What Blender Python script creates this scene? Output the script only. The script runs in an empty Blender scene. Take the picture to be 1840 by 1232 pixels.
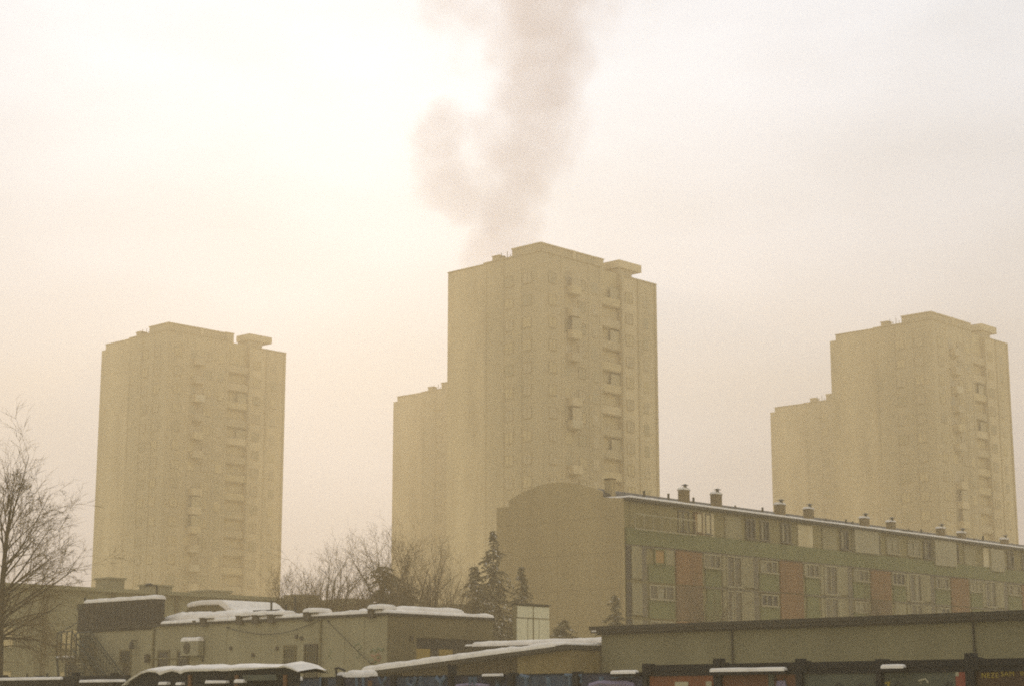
import bpy, bmesh, math, random
from mathutils import Vector, noise, Matrix

S = bpy.context.scene
C = S.collection
R = math.radians
rng = random.Random(7)

# ------------------------------------------------------------------ camera model
F = 3220.0            # focal length in photo pixels (1840 wide)
PITCH = R(11.4)
CP, SP = math.cos(PITCH), math.sin(PITCH)
CZ = 1.7              # eye height
GZ = 1.2              # the yard behind the fence lies higher than the street
GA = R(43.2)          # street grid: A recedes to the right, B recedes to the left
A = (math.sin(GA), math.cos(GA)); B = (-A[1], A[0])
ROT = math.pi / 2 - GA

def ray(x, y):
    v = (616 - y) / F
    return ((x - 920) / F, CP - v * SP, SP + v * CP)
def at_depth(x, y, d):
    r = ray(x, y); return Vector((r[0] / r[1] * d, d, CZ + r[2] / r[1] * d))
def at_z(x, y, z):
    r = ray(x, y); t = (z - CZ) / r[2]; return (r[0] * t, r[1] * t)
def hit(P, D, x, y):
    """where the sight line of a photo pixel meets the upright plane through P along D: (distance along D, z)"""
    r = ray(x, y)
    s = -(P[0] * r[1] - P[1] * r[0]) / (D[0] * r[1] - D[1] * r[0])
    return s, CZ + r[2] / r[1] * (P[1] + s * D[1])
def world(P, lx, ly):
    return (P[0] + lx * A[0] + ly * B[0], P[1] + lx * A[1] + ly * B[1])

# ------------------------------------------------------------------ materials
M = {}
def mat(name, c1, c2=None, scale=1.5, rough=0.85, bump=0.0, streak=False, detail=5, metallic=0.0):
    m = bpy.data.materials.new(name); m.use_nodes = True
    nt = m.node_tree; n = nt.nodes; l = nt.links
    bs = n['Principled BSDF']; bs.inputs['Roughness'].default_value = rough
    bs.inputs['Metallic'].default_value = metallic
    if c2 is None: c2 = tuple(v * 0.75 for v in c1)
    tc = n.new('ShaderNodeTexCoord'); mp = n.new('ShaderNodeMapping')
    l.new(tc.outputs['Object'], mp.inputs[0])
    if streak: mp.inputs['Scale'].default_value = (1, 1, 0.3 if name.startswith('tower') else 0.12)
    no = n.new('ShaderNodeTexNoise'); no.inputs['Scale'].default_value = scale
    no.inputs['Detail'].default_value = detail; no.inputs['Roughness'].default_value = 0.62
    l.new(mp.outputs[0], no.inputs['Vector'])
    rp = n.new('ShaderNodeValToRGB')
    rp.color_ramp.elements[0].position = 0.32; rp.color_ramp.elements[1].position = 0.68
    rp.color_ramp.elements[0].color = (*c2, 1); rp.color_ramp.elements[1].color = (*c1, 1)
    l.new(no.outputs['Fac'], rp.inputs[0]); l.new(rp.outputs[0], bs.inputs['Base Color'])
    if bump:
        b = n.new('ShaderNodeBump'); b.inputs['Strength'].default_value = bump; b.inputs['Distance'].default_value = 0.05
        n2 = n.new('ShaderNodeTexNoise'); n2.inputs['Scale'].default_value = scale * 6; n2.inputs['Detail'].default_value = 4
        l.new(tc.outputs['Object'], n2.inputs['Vector'])
        l.new(n2.outputs['Fac'], b.inputs['Height']); l.new(b.outputs[0], bs.inputs['Normal'])
    M[name] = m; return m

mat('snow', (.78, .705, .58), (.62, .555, .45), 2.0, .8, .25)
mat('ground_snow', (0.780, 0.747, 0.547), (0.500, 0.456, 0.302), .08, .9, .2)
mat('tower_concrete', (.56, .435, .225), (.41, .315, .155), .16, .9, 0, True, 8)
mat('tower_panel', (.64, .50, .265), (.49, .375, .19), .3, .9, 0, True)
mat('tower_dark', (.58, .445, .215), (.50, .385, .18), .5, .9)
mat('balcony_panel', (.62, .52, .31), (.46, .36, .18), .35, .8)
mat('glass_dark', (.028, .023, .010), (.016, .013, .006), .6, .25)
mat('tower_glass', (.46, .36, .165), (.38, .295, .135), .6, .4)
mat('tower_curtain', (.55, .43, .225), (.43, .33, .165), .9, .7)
mat('tower_frame', (.50, .39, .195), (.42, .32, .155), 2, .7)
mat('glass_mid', (.12, .095, .045), (.085, .068, .032), .6, .3)
mat('curtain', (.30, .255, .14), (.2, .165, .085), .9, .7)
mat('curtain_ochre', (0.420, 0.252, 0.072), (0.300, 0.165, 0.043), .9, .7)
mat('frame_white', (.32, .27, .145), (.26, .215, .11), 2, .6)
mat('block_beige', (.245, .195, .075), (.19, .15, .055), .35, .9, .1, True)
mat('gable_plaster', (.40, .30, .135), (.30, .22, .095), .25, .9, .1, True)
mat('gable_joint', (.31, .23, .10), (.25, .185, .08), .5, .9)
mat('panel_green', (.15, .148, .045), (.115, .112, .032), .5, .8, 0, True)
mat('panel_rust', (.205, .095, .025), (.15, .068, .017), .5, .8, 0, True)
mat('panel_brown', (.15, .085, .03), (.11, .06, .02), .5, .8, 0, True)
mat('panel_white', (.275, .23, .11), (.21, .17, .078), .5, .8, 0, True)
mat('roof_dark', (.030, .022, .008), (.018, .013, .005), 1.2, .8, .2)
mat('brick_chimney', (0.200, 0.136, 0.050), (0.110, 0.073, 0.029), 3, .9, .3)
mat('metal_dark', (.025, .02, .008), (.015, .012, .005), 3, .5, 0, False, 5, .3)
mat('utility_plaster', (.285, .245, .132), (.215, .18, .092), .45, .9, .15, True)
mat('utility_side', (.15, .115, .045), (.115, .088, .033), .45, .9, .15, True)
mat('cladding', (.012, .007, .002), (.008, .005, .001), .9, .8, .1, True)
mat('door_brown', (.06, .042, .017), (.04, .027, .011), 2, .7)
mat('shop_yellow', (0.360, 0.242, 0.050), (0.270, 0.175, 0.036), .8, .8)
mat('stair_green', (.010, .018, .006), (.006, .010, .004), 3, .5, 0, False, 5, .2)
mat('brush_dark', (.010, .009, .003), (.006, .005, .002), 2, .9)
mat('shed_wood', (.075, .050, .016), (.040, .027, .008), .7, .9, .2, True)
mat('shed_tan', (0.220, 0.160, 0.054), (0.140, 0.097, 0.032), .5, .9, .2, True)
mat('garage_plaster', (.185, .16, .078), (.125, .107, .05), .3, .9, .15, True)
mat('fence_rail', (.014, .009, .003), (.008, .006, .002), 3, .8)
mat('fence_dark', (.012, .009, .003), (.007, .006, .002), 2, .9)
mat('fence_blue', (.040, .060, .085), (.018, .022, .026), 1.6, .7)
mat('fence_navy', (.036, .036, .058), (.016, .015, .018), 1.6, .7)
mat('fence_orange', (.21, .060, .010), (.10, .034, .007), 1.2, .7)
mat('fence_rust', (.13, .046, .010), (.07, .027, .006), 1.2, .7)
mat('fence_grey', (.085, .085, .050), (.055, .055, .032), 1.2, .8)
mat('fence_brown', (.075, .036, .007), (.04, .02, .005), 1.2, .8)
mat('paint_blue', (.085, .13, .165), (.04, .06, .075), 2, .6)
mat('paint_red', (0.300, 0.049, 0.013), (0.170, 0.034, 0.010), 2, .6)
mat('paint_yellow', (0.360, 0.262, 0.022), (0.200, 0.136, 0.014), 3, .6)
mat('paint_lilac', (.22, .18, .24), (.14, .11, .15), 2, .6)
mat('paint_pale', (0.400, 0.349, 0.202), (0.250, 0.213, 0.122), 2, .6)
mat('paint_dark', (0.050, 0.044, 0.029), (0.030, 0.027, 0.018), 2, .7)
mat('paint_green', (0.170, 0.194, 0.094), (0.130, 0.145, 0.065), 2, .7)
mat('paint_rose', (0.340, 0.175, 0.086), (0.250, 0.136, 0.065), 2, .7)
mat('post_orange', (0.160, 0.068, 0.014), (0.090, 0.039, 0.009), 3, .8)
mat('board_white', (0.620, 0.563, 0.360), (0.520, 0.466, 0.288), .8, .7)
mat('bark', (.075, .048, .016), (.048, .031, .011), 4, .9)
mat('twig', (.16, .105, .036), (.115, .075, .026), 4, .9)
mat('needle', (.185, .142, .055), (.125, .098, .038), 3, .85)
mat('ac_white', (0.270, 0.235, 0.130), (0.210, 0.180, 0.095), 2, .6)
mat('pipe_grey', (0.200, 0.160, 0.061), (0.130, 0.102, 0.036), 2, .6)
mat('low_block', (.25, .215, .105), (.20, .17, .082), .2, .9, 0, True)

# ------------------------------------------------------------------ mesh builder
class MB:
    def __init__(s): s.v = []; s.f = []; s.m = []; s.mats = []
    def mi(s, name):
        if name not in s.mats: s.mats.append(name)
        return s.mats.index(name)
    def face(s, pts, mt):
        b = len(s.v); s.v += [tuple(p) for p in pts]; s.f.append(tuple(range(b, b + len(pts)))); s.m.append(s.mi(mt))
    def box(s, x0, x1, y0, y1, z0, z1, mt):
        if x1 < x0: x0, x1 = x1, x0
        if y1 < y0: y0, y1 = y1, y0
        if z1 < z0: z0, z1 = z1, z0
        b = len(s.v)
        s.v += [(x0, y0, z0), (x1, y0, z0), (x1, y1, z0), (x0, y1, z0), (x0, y0, z1), (x1, y0, z1), (x1, y1, z1), (x0, y1, z1)]
        i = s.mi(mt)
        for q in ((3, 2, 1, 0), (4, 5, 6, 7), (0, 1, 5, 4), (1, 2, 6, 5), (2, 3, 7, 6), (3, 0, 4, 7)):
            s.f.append(tuple(b + k for k in q)); s.m.append(i)
        return s
    def prism(s, prof, axis, a0, a1, mt):
        """closed outline (list of 2D points) swept along 'x' or 'y'; for x the outline is (y,z), for y it is (x,z)"""
        b = len(s.v); n = len(prof); i = s.mi(mt)
        for a in (a0, a1):
            for p, q in prof: s.v.append((a, p, q) if axis == 'x' else (p, a, q))
        s.f.append(tuple(b + k for k in range(n))); s.f.append(tuple(b + n + k for k in reversed(range(n)))); s.m += [i, i]
        for k in range(n):
            j = (k + 1) % n
            s.f.append((b + k, b + n + k, b + n + j, b + j)); s.m.append(i)
        return s
    def tube(s, pts, rad, mt, sides=6, cap=True):
        pts = [Vector(p) for p in pts]
        if not isinstance(rad, (list, tuple)): rad = [rad] * len(pts)
        i = s.mi(mt); rings = []
        for k, p in enumerate(pts):
            d = (pts[min(k + 1, len(pts) - 1)] - pts[max(k - 1, 0)]).normalized()
            u = d.cross(Vector((0, 0, 1)) if abs(d.z) < .95 else Vector((1, 0, 0))).normalized(); w = d.cross(u)
            b = len(s.v)
            for q in range(sides):
                a = 2 * math.pi * q / sides
                s.v.append(tuple(p + (u * math.cos(a) + w * math.sin(a)) * rad[k]))
            rings.append(b)
        for k in range(len(rings) - 1):
            for q in range(sides):
                r = (q + 1) % sides
                s.f.append((rings[k] + q, rings[k] + r, rings[k + 1] + r, rings[k + 1] + q)); s.m.append(i)
        if cap:
            s.f.append(tuple(rings[0] + q for q in reversed(range(sides)))); s.m.append(i)
            s.f.append(tuple(rings[-1] + q for q in range(sides))); s.m.append(i)
        return s
    def disc(s, c, nrm, r, h, mt, sides=16):
        c = Vector(c); nrm = Vector(nrm).normalized(); return s.tube([c, c + nrm * h], r, mt, sides)
    def snow(s, x0, x1, y0, y1, zf, t, seed=0, o=.06, step=.45, mt='snow', amp=.35):
        """a rounded, slightly lumpy snow layer over a rectangle; zf(x,y) gives the roof below"""
        if not callable(zf):
            z0_ = zf; zf = lambda x, y: z0_
        r = t * .75
        def cuts(a, b):
            a -= o; b += o
            e = [0, .08 * r, .25 * r, .55 * r, r]
            mid = max(1, int((b - a - 2 * r) / step)); L = b - a
            if L < 2.4 * r:
                return [a + L * k / 8 for k in range(9)]
            return [a + q for q in e] + [a + r + (L - 2 * r) * k / mid for k in range(1, mid)] + [b - q for q in reversed(e)]
        xs, ys = cuts(x0, x1), cuts(y0, y1); nx, ny = len(xs), len(ys); b0 = len(s.v); i = s.mi(mt)
        def rise(d):
            q = min(1, max(0, d / r)); return math.sqrt(max(0, 1 - (1 - q) ** 2))
        for x in xs:
            for y in ys:
                d = min(rise(min(x - xs[0], xs[-1] - x)), rise(min(y - ys[0], ys[-1] - y)))
                nz = noise.noise(Vector((x * 1.1 + seed * 7.3, y * 1.1, seed))) * .6 + noise.noise(Vector((x * 3.1, y * 3.1 + seed, seed + 3))) * .4
                s.v.append((x, y, zf(x, y) + d * t * (1 + amp * nz)))
        for a in range(nx - 1):
            for c in range(ny - 1):
                s.f.append((b0 + a * ny + c, b0 + (a + 1) * ny + c, b0 + (a + 1) * ny + c + 1, b0 + a * ny + c + 1)); s.m.append(i)
        ring = [b0 + c for c in range(ny)] + [b0 + a * ny + ny - 1 for a in range(1, nx)] + [b0 + (nx - 1) * ny + c for c in reversed(range(ny - 1))] + [b0 + a * ny for a in reversed(range(1, nx - 1))]
        b1 = len(s.v)
        for k in ring:
            p = s.v[k]; s.v.append((p[0], p[1], p[2] - .03))
        n = len(ring)
        for k in range(n):
            j = (k + 1) % n; s.f.append((ring[k], ring[j], b1 + j, b1 + k)); s.m.append(i)
        return s
    def build(s, name, parent=None, smooth=False, loc=None):
        me = bpy.data.meshes.new(name); me.from_pydata(s.v, [], s.f); me.update()
        for mt in s.mats: me.materials.append(M[mt])
        me.polygons.foreach_set('material_index', s.m)
        if smooth: me.polygons.foreach_set('use_smooth', [True] * len(me.polygons))
        bm = bmesh.new(); bm.from_mesh(me); bmesh.ops.recalc_face_normals(bm, faces=bm.faces) if not smooth or True else None
        bm.to_mesh(me); bm.free()
        o = bpy.data.objects.new(name, me); C.objects.link(o)
        if parent: o.parent = parent
        if loc: o.location = loc
        return o

def tag(o, label=None, cat=None, group=None, kind=None):
    for k, v in (('label', label), ('category', cat), ('group', group), ('kind', kind)):
        if v: o[k] = v
    return o
def thing(name, P, z, label, cat, group=None, rot=ROT):
    o = bpy.data.objects.new(name, None); C.objects.link(o)
    o.location = (P[0], P[1], z); o.rotation_euler = (0, 0, rot); o.empty_display_size = .2
    return tag(o, label, cat, group)
def copy_tree(o, parent=None):
    c = o.copy(); C.objects.link(c)
    if parent: c.parent = parent
    for ch in list(o.children): copy_tree(ch, c)
    return c
def child(name, me, parent, loc=(0, 0, 0), rot=(0, 0, 0)):
    o = bpy.data.objects.new(name, me); C.objects.link(o); o.parent = parent; o.location = loc; o.rotation_euler = rot
    return o

# ------------------------------------------------------------------ ground
g = MB()
N = 60
def gz(x, y):
    d = x * -A[0] + y * -A[1]          # signed distance towards the camera from the fence line
    d0 = 8.727 * -A[0] + 31 * -A[1]
    return 0.0 if d > d0 + .2 else GZ + .04 * noise.noise(Vector((x * .1, y * .1, 0)))
fd = 8.727 * A[0] + 31 * A[1]
# two halves that meet in a step under the fence (in grid coordinates a along A, b along B)
def gp(a, b, z): return (a * A[0] + b * B[0], a * A[1] + b * B[1], z)
cut = [-140, -60, -20, 0, fd + .05]
far = [fd + .05, fd + 6, fd + 20, fd + 45, fd + 90, fd + 160, fd + 300, fd + 400]
bs_ = [-340, -220, -120, -60, -30, -10, 0, 10, 20, 40, 70, 120, 220, 340]
for (lst, z) in ((cut, 0.0), (far, GZ)):
    for a0, a1 in zip(lst, lst[1:]):
        for b0, b1 in zip(bs_, bs_[1:]):
            g.face([gp(a0, b0, z), gp(a1, b0, z), gp(a1, b1, z), gp(a0, b1, z)], 'ground_snow')
for b0, b1 in zip(bs_, bs_[1:]):
    g.face([gp(fd + .05, b0, 0), gp(fd + .05, b1, 0), gp(fd + .05, b1, GZ), gp(fd + .05, b0, GZ)], 'ground_snow')
tag(g.build('ground'), 'snow covered ground', None, None, 'structure')

# ------------------------------------------------------------------ high-rise towers
H = 58.0
WR, WL = 24.0, 17.5
def window_mesh(w, h, fill, split=2, fr='frame_white'):
    """a window in a frame, facing -y, origin at its lower left outer corner"""
    m = MB()
    m.box(0, w, -.06, .10, 0, .07, fr); m.box(0, w, -.06, .10, h - .07, h, fr)
    m.box(0, .07, -.06, .10, .07, h - .07, fr); m.box(w - .07, w, -.06, .10, .07, h - .07, fr)
    for k in range(1, split):
        x = w * k / split; m.box(x - .035, x + .035, -.05, .09, .07, h - .07, fr)
    m.box(.07, w - .07, .0, .06, .07, h - .07, fill)
    return m
def as_mesh(mb, name):
    o = mb.build(name); me = o.data; bpy.data.objects.remove(o); return me

def build_tower(label, P, step):
    t = thing('high_rise_tower', P, GZ, label, 'high-rise', 'high-rise towers in the smog')
    w = MB()
    # body: right-hand face lies in y = 0, left-hand face in x = 0
    w.box(0, 12.0, 0, 10.2, 0, H, 'tower_concrete')
    w.box(.45, 12.0, 10.2, WL, 0, H - (0 if not step else .0), 'tower_panel')
    w.box(12.0, 16.4, .9, WL - .5, 0, H, 'tower_dark')
    w.box(16.4, WR, .25, WL, 0, H - .35, 'tower_panel')
    if step: w.box(.45, 4, WL, WL + 1.1, 0, H - .8, 'tower_panel')
    # storey joints and slab edges as shallow real bands
    for k in range(1, 20):
        z = k * 2.95
        w.box(-.012, 12.02, -.012, 10.22, z - .06, z + .04, 'tower_concrete')
        w.box(16.38, WR + .012, .238, WL, z - .06, z + .04, 'tower_panel')
        w.box(.438, 2, 10.25, WL + .012, z - .05, z + .03, 'tower_panel')
    # upright ribs
    for x in (0.0, 3.9, 9.3, 11.6):
        w.box(x - .02, x + .4, -.06, .2, 0, H, 'tower_concrete')
    for y in (3.4, 6.6, 9.8):
        w.box(-.06, .2, y, y + .35, 0, H, 'tower_concrete')
    for x in (16.42, 19.9, WR - .42):
        w.box(x, x + .4, .12, .4, 0, H - .36, 'tower_concrete')
    w.build('wall', t)
    p = MB()
    for a in (((-.12, 12.1, -.12, .12)), ((-.12, .12, .12, 10.3))): p.box(*a, H, H + .14, 'tower_concrete')
    p.box(.35, .6, 10.3, WL + .05, H, H + .14, 'tower_concrete')
    p.box(16.3, WR + .1, .15, .4, H - .35, H - .2, 'tower_concrete'); p.box(WR - .15, WR + .1, .4, WL, H - .35, H - .2, 'tower_concrete')
    p.build('parapet', t)
    s = MB(); s.snow(16.8, WR - .4, .6, WL - .4, H - .35, .22, 3, 0, 1.2); s.snow(.9, 11.6, 5.6, WL - .4, H, .2, 4, 0, 1.2)
    s.build('roof_snow', t, True)
    ph = MB(); ph.box(.3, 11.3, .3, 5.4, H, H + 1.15, 'tower_concrete'); ph.box(.2, 11.4, .2, 5.5, H + 1.15, H + 1.32, 'tower_panel')
    ph.box(6.4, 7.0, .12, .3, H, H + 1.32, 'tower_panel')
    ph.build('penthouse', t)
    ph = MB(); ph.box(16.6, 19.3, .7, 3.6, H - .35, H + .9, 'tower_concrete'); ph.box(16.4, 21.2, .5, 3.8, H + .9, H + 1.95, 'tower_panel')
    ph.build('penthouse', t)
    for (x0, x1, y0, y1, h) in ((.5, 1.7, 8.0, 9.2, .85), (12.1, 13.7, 1.0, 2.4, 1.5)):
        c = MB(); c.box(x0, x1, y0, y1, H - .3, H + h, 'tower_concrete'); c.box(x0 - .08, x1 + .08, y0 - .08, y1 + .08, H + h, H + h + .12, 'tower_panel')
        c.build('chimney', t)
    c = MB()
    for k in range(4): c.tube([(.6, 6.0 + k * .55, H), (.6, 6.0 + k * .55, H + .7 + .5 * (k % 2))], .045, 'metal_dark', 5)
    c.build('antenna', t)
    # windows: 5 columns of 19 as single windows, the rest as one mass
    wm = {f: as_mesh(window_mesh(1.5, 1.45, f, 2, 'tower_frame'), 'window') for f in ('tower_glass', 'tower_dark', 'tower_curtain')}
    lr = random.Random(len(label))
    cols = [('r', 1.4), ('r', 7.2), ('r', 17.3), ('l', 3.2), ('l', 6.4)]
    rest = MB()
    for k in range(19):
        z = k * 2.95 + 1.0
        for face, a in cols:
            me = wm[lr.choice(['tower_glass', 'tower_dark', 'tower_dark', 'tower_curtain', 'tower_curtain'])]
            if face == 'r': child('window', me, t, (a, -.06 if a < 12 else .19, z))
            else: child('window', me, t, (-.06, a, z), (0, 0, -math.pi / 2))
        for a in (4.6, 10.0, 21.0):
            y = -.04 if a < 12 else .21
            f = lr.choice(['tower_glass', 'tower_dark', 'tower_curtain'])
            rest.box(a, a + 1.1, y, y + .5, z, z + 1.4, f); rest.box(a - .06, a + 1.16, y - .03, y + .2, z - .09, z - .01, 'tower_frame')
        b = MB()
        b.box(12.04, 16.36, .35, .45, z - .95, z + .1, lr.choice(['tower_dark', 'tower_panel', 'tower_concrete', 'tower_dark']))
        b.box(12.04, 16.36, .45, .88, z - 1.1, z - .95, 'tower_concrete')
        if lr.random() < .3: b.box(14.4, 16.3, .5, .56, z + .1, z + 1.6, 'tower_glass')
        b.build('balcony', t)
    o = rest.build('windows', t); o['kind'] = 'stuff'
    # projecting balconies on the middle of the right-hand face, several glazed in
    for k in range(19):
        if lr.random() < .8:
            z = k * 2.95 + .1
            b = MB(); b.box(5.0, 6.9, -.95, -.06, z - .12, z, 'tower_concrete')
            b.box(5.0, 6.9, -.95, -.87, z, z + 1.0, lr.choice(['balcony_panel', 'tower_curtain', 'tower_panel', 'tower_dark']))
            b.box(5.0, 5.08, -.87, -.06, z, z + 1.0, 'tower_panel')
            if lr.random() < .35: b.box(5.05, 6.85, -.9, -.84, z + 1.0, z + 2.6, 'tower_curtain' if lr.random() < .5 else 'tower_glass')
            b.build('balcony', t)
    return t

ZT = H + GZ
P1 = at_z(972, 451, ZT)
t1 = build_tower('near beige high-rise tower in the middle with smoke rising from its roof', P1, False)
P2 = at_z(302, 592, ZT)
t2 = build_tower('beige high-rise tower standing alone at left above the dark clad box', P2, True)
Pr = at_z(1674, 573, ZT)
t3 = copy_tree(t2); t3.location = (Pr[0], Pr[1], GZ); t3['label'] = 'beige high-rise tower at the right edge rising above the colour panelled block'
def from_left(px, py):
    q = at_z(px, py, ZT - .5); return (q[0] - (WL + 1.1) * B[0] - .45 * A[0], q[1] - (WL + 1.1) * B[1] - .45 * A[1])
q = from_left(707, 719)
t4 = copy_tree(t2); t4.location = (q[0], q[1], GZ); t4['label'] = 'faint far high-rise tower half hidden behind the smoking middle tower'
q = from_left(1384, 738)
t5 = copy_tree(t2); t5.location = (q[0], q[1], GZ); t5['label'] = 'faint far high-rise tower half hidden behind the right edge tower'

# ------------------------------------------------------------------ colour panelled apartment block
D0 = 125.0
r_ = ray(1121, 887); PB = (r_[0] / r_[1] * D0, D0)
ab = thing('apartment_block', PB, GZ, 'long apartment block with green, rust and white facade panels and snowy roof edge', 'apartment block')
LB, DB = 84.0, 12.0
ZE = 14.5     # eaves above its ground
w = MB()
w.box(0.02, LB, .02, DB, 0, ZE, 'block_beige')
w.build('wall', ab)
gbl = MB()
prof = [(0, 0), (12.05, 0), (12.05, ZE + .35), (10.8, ZE + .35)]
for k in range(0, 13):
    a = k / 12.0; y = 10.8 - a * 8.9
    prof.append((y, ZE + .45 + 1.3 * math.sin(math.pi * (0.06 + .88 * a)) ** .8))
prof += [(1.9, ZE + .35), (0, ZE + .12)]
gbl.prism(prof, 'x', -.28, .0, 'gable_plaster')
for k in range(1, 6): gbl.box(-.284, -.28, .0, 12.05, k * 2.5 + .9, k * 2.5 + .94, 'gable_joint')
gbl.box(-.283, -.28, 6.0, 6.04, .2, ZE + .5, 'gable_joint')
gbl.build('gable_wall', ab)
rf = MB()
prof = [(.6, ZE + .02), (11.6, ZE + .02), (10.8, ZE + .3)]
for k in range(0, 13):
    a = k / 12.0; y = 10.6 - a * 8.5
    prof.append((y, ZE + .38 + 1.2 * math.sin(math.pi * (0.06 + .88 * a)) ** .8))
prof += [(1.9, ZE + .3)]
rf.prism(prof, 'x', .01, LB, 'roof_dark')
rf.box(.02, LB, -.45, .6, ZE + .02, ZE + .2, 'roof_dark')
roof = rf.build('roof', ab)
s = MB(); s.snow(.2, LB, -.42, 1.6, ZE + .2, .15, 5, .02, .8); s.build('roof_snow', roof, True)
s = MB(); s.snow(-.2, .02, .3, 1.7, ZE + .2, .12, 6, .02, .3)
s.build('roof_snow', roof, True)
def fa(px, py): s_, z_ = hit(PB, A, px, py); return s_, z_ - GZ
def chim(px0, px1, ptop, yy=.9, wide=.55):
    s0, _ = fa(px0, 900); s1, _ = fa(px1, 900)
    # stand it back from the eaves: shift along its own sight line
    Pw = world(PB, 0, yy); s0, z0 = hit(Pw, A, px0 + .45 * (px1 - px0), ptop); s1, z1 = hit(Pw, A, px1, ptop)
    zt = z0 - GZ
    c = MB(); c.box(s0, s1, yy, yy + wide, ZE + .1, zt - .36, 'brick_chimney')
    ch = c.build('chimney', roof)
    c = MB(); c.box(s0 - .04, s1 + .04, yy - .04, yy + wide + .04, zt - .36, zt - .30, 'brick_chimney')
    c.build('chimney_crown', ch)
    c = MB(); c.snow(s0 - .02, s1 + .02, yy - .02, yy + wide + .02, zt - .30, .17, px0 * .1, .02, .2); c.build('chimney_snow', ch, True)
    c = MB(); m = (s0 + s1) / 2
    c.tube([(m - .06, yy + .1, zt - .3), (m - .06, yy + .1, zt + .02)], .12, 'metal_dark', 8)
    c.tube([(m - .06, yy + .1, zt + .02), (m - .06, yy + .1, zt + .12)], [.30, .06], 'metal_dark', 8)
    c.build('cowl', ch)
for a in ((1220, 1239, 871), (1278, 1297, 879), (1393, 1411, 898), (1446, 1462, 906), (1547, 1562, 923), (1595, 1609, 930), (1685, 1698, 942), (1723, 1735, 950), (1801, 1812, 962)):
    chim(*a)
c = MB()
s0, z0 = hit(world(PB, 0, 1.6), B, 1105, 852)
c.box(1.0, 1.5, 2.0, 2.6, ZE + .3, ZE + 1.75, 'gable_plaster'); ch = c.build('chimney', roof)
c = MB(); c.box(.95, 1.55, 1.95, 2.65, ZE + 1.75, ZE + 1.83, 'brick_chimney'); c.build('chimney_crown', ch)
for px, top in ((1201, 886), (1246, 893), (1157, 881), (1370, 911), (1520, 932), (1532, 936), (1655, 950), (1766, 962)):
    Pw = world(PB, 0, .7); s0, z0 = hit(Pw, A, px, top)
    c = MB(); c.tube([(s0, .7, ZE + .15), (s0, .7, z0 - GZ)], .09, 'metal_dark', 6); c.build('vent_pipe', roof)
for px, top in ((1313, 909), (1477, 932), (1627, 950), (1745, 968)):
    Pw = world(PB, 0, .7); s0, z0 = hit(Pw, A, px, top); z0 -= GZ
    c = MB(); c.box(s0, s0 + 1.2, .7, 1.5, z0 - .22, z0 - .08, 'metal_dark'); c.box(s0 + .1, s0 + .3, .8, 1.4, ZE + .15, z0 - .22, 'metal_dark')
    c.box(s0 + .9, s0 + 1.1, .8, 1.4, ZE + .15, z0 - .22, 'metal_dark'); c.tube([(s0 + .85, .9, z0 - .1), (s0 + .85, .9, z0 + .15)], .07, 'metal_dark', 6)
    c.build('roof_vent', roof)

# facade storeys (heights above the block's ground)
ROWS = [(8.92, 11.48), (6.40, 8.92), (3.9, 6.40), (1.4, 3.9)]      # top storey is treated apart
TOP = (12.55, 14.4); BAND = (11.48, 12.62)
def panel(s0, s1, z0, z1, mt, d=.09, name='panel'):
    m = MB(); m.box(s0, s1, -d, .05, z0, z1, mt); return m.build(name, ab)
def window(s0, s1, z0, z1, fill, n=3, frame='frame_white', d=.12):
    m = MB(); t = .10
    m.box(s0, s1, -d, .05, z0, z0 + t, frame); m.box(s0, s1, -d, .05, z1 - t, z1, frame)
    m.box(s0, s0 + t, -d, .05, z0 + t, z1 - t, frame); m.box(s1 - t, s1, -d, .05, z0 + t, z1 - t, frame)
    for k in range(1, n):
        x = s0 + (s1 - s0) * k / n; m.box(x - t * .45, x + t * .45, -d + .01, .05, z0 + t, z1 - t, frame)
    m.box(s0 - .08, s1 + .08, -d - .12, -d, z0 - .05, z0 + .03, frame)
    o = m.build('window', ab)
    q = MB(); q.box(s0 + t, s1 - t, -.03, .05, z0 + t, z1 - t, fill)
    if fill.startswith('glass') and lrb.random() < .7:      # a curtain or blind drawn over part of the pane
        a = s0 + t + (s1 - s0 - 2 * t) * lrb.uniform(0, .5)
        q.box(a, a + (s1 - s0) * lrb.uniform(.15, .3), -.04, -.031, z0 + t + .01, z1 - t - .01, 'curtain')
    q.build('pane', o)
    return o
lrb = random.Random(11)
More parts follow.
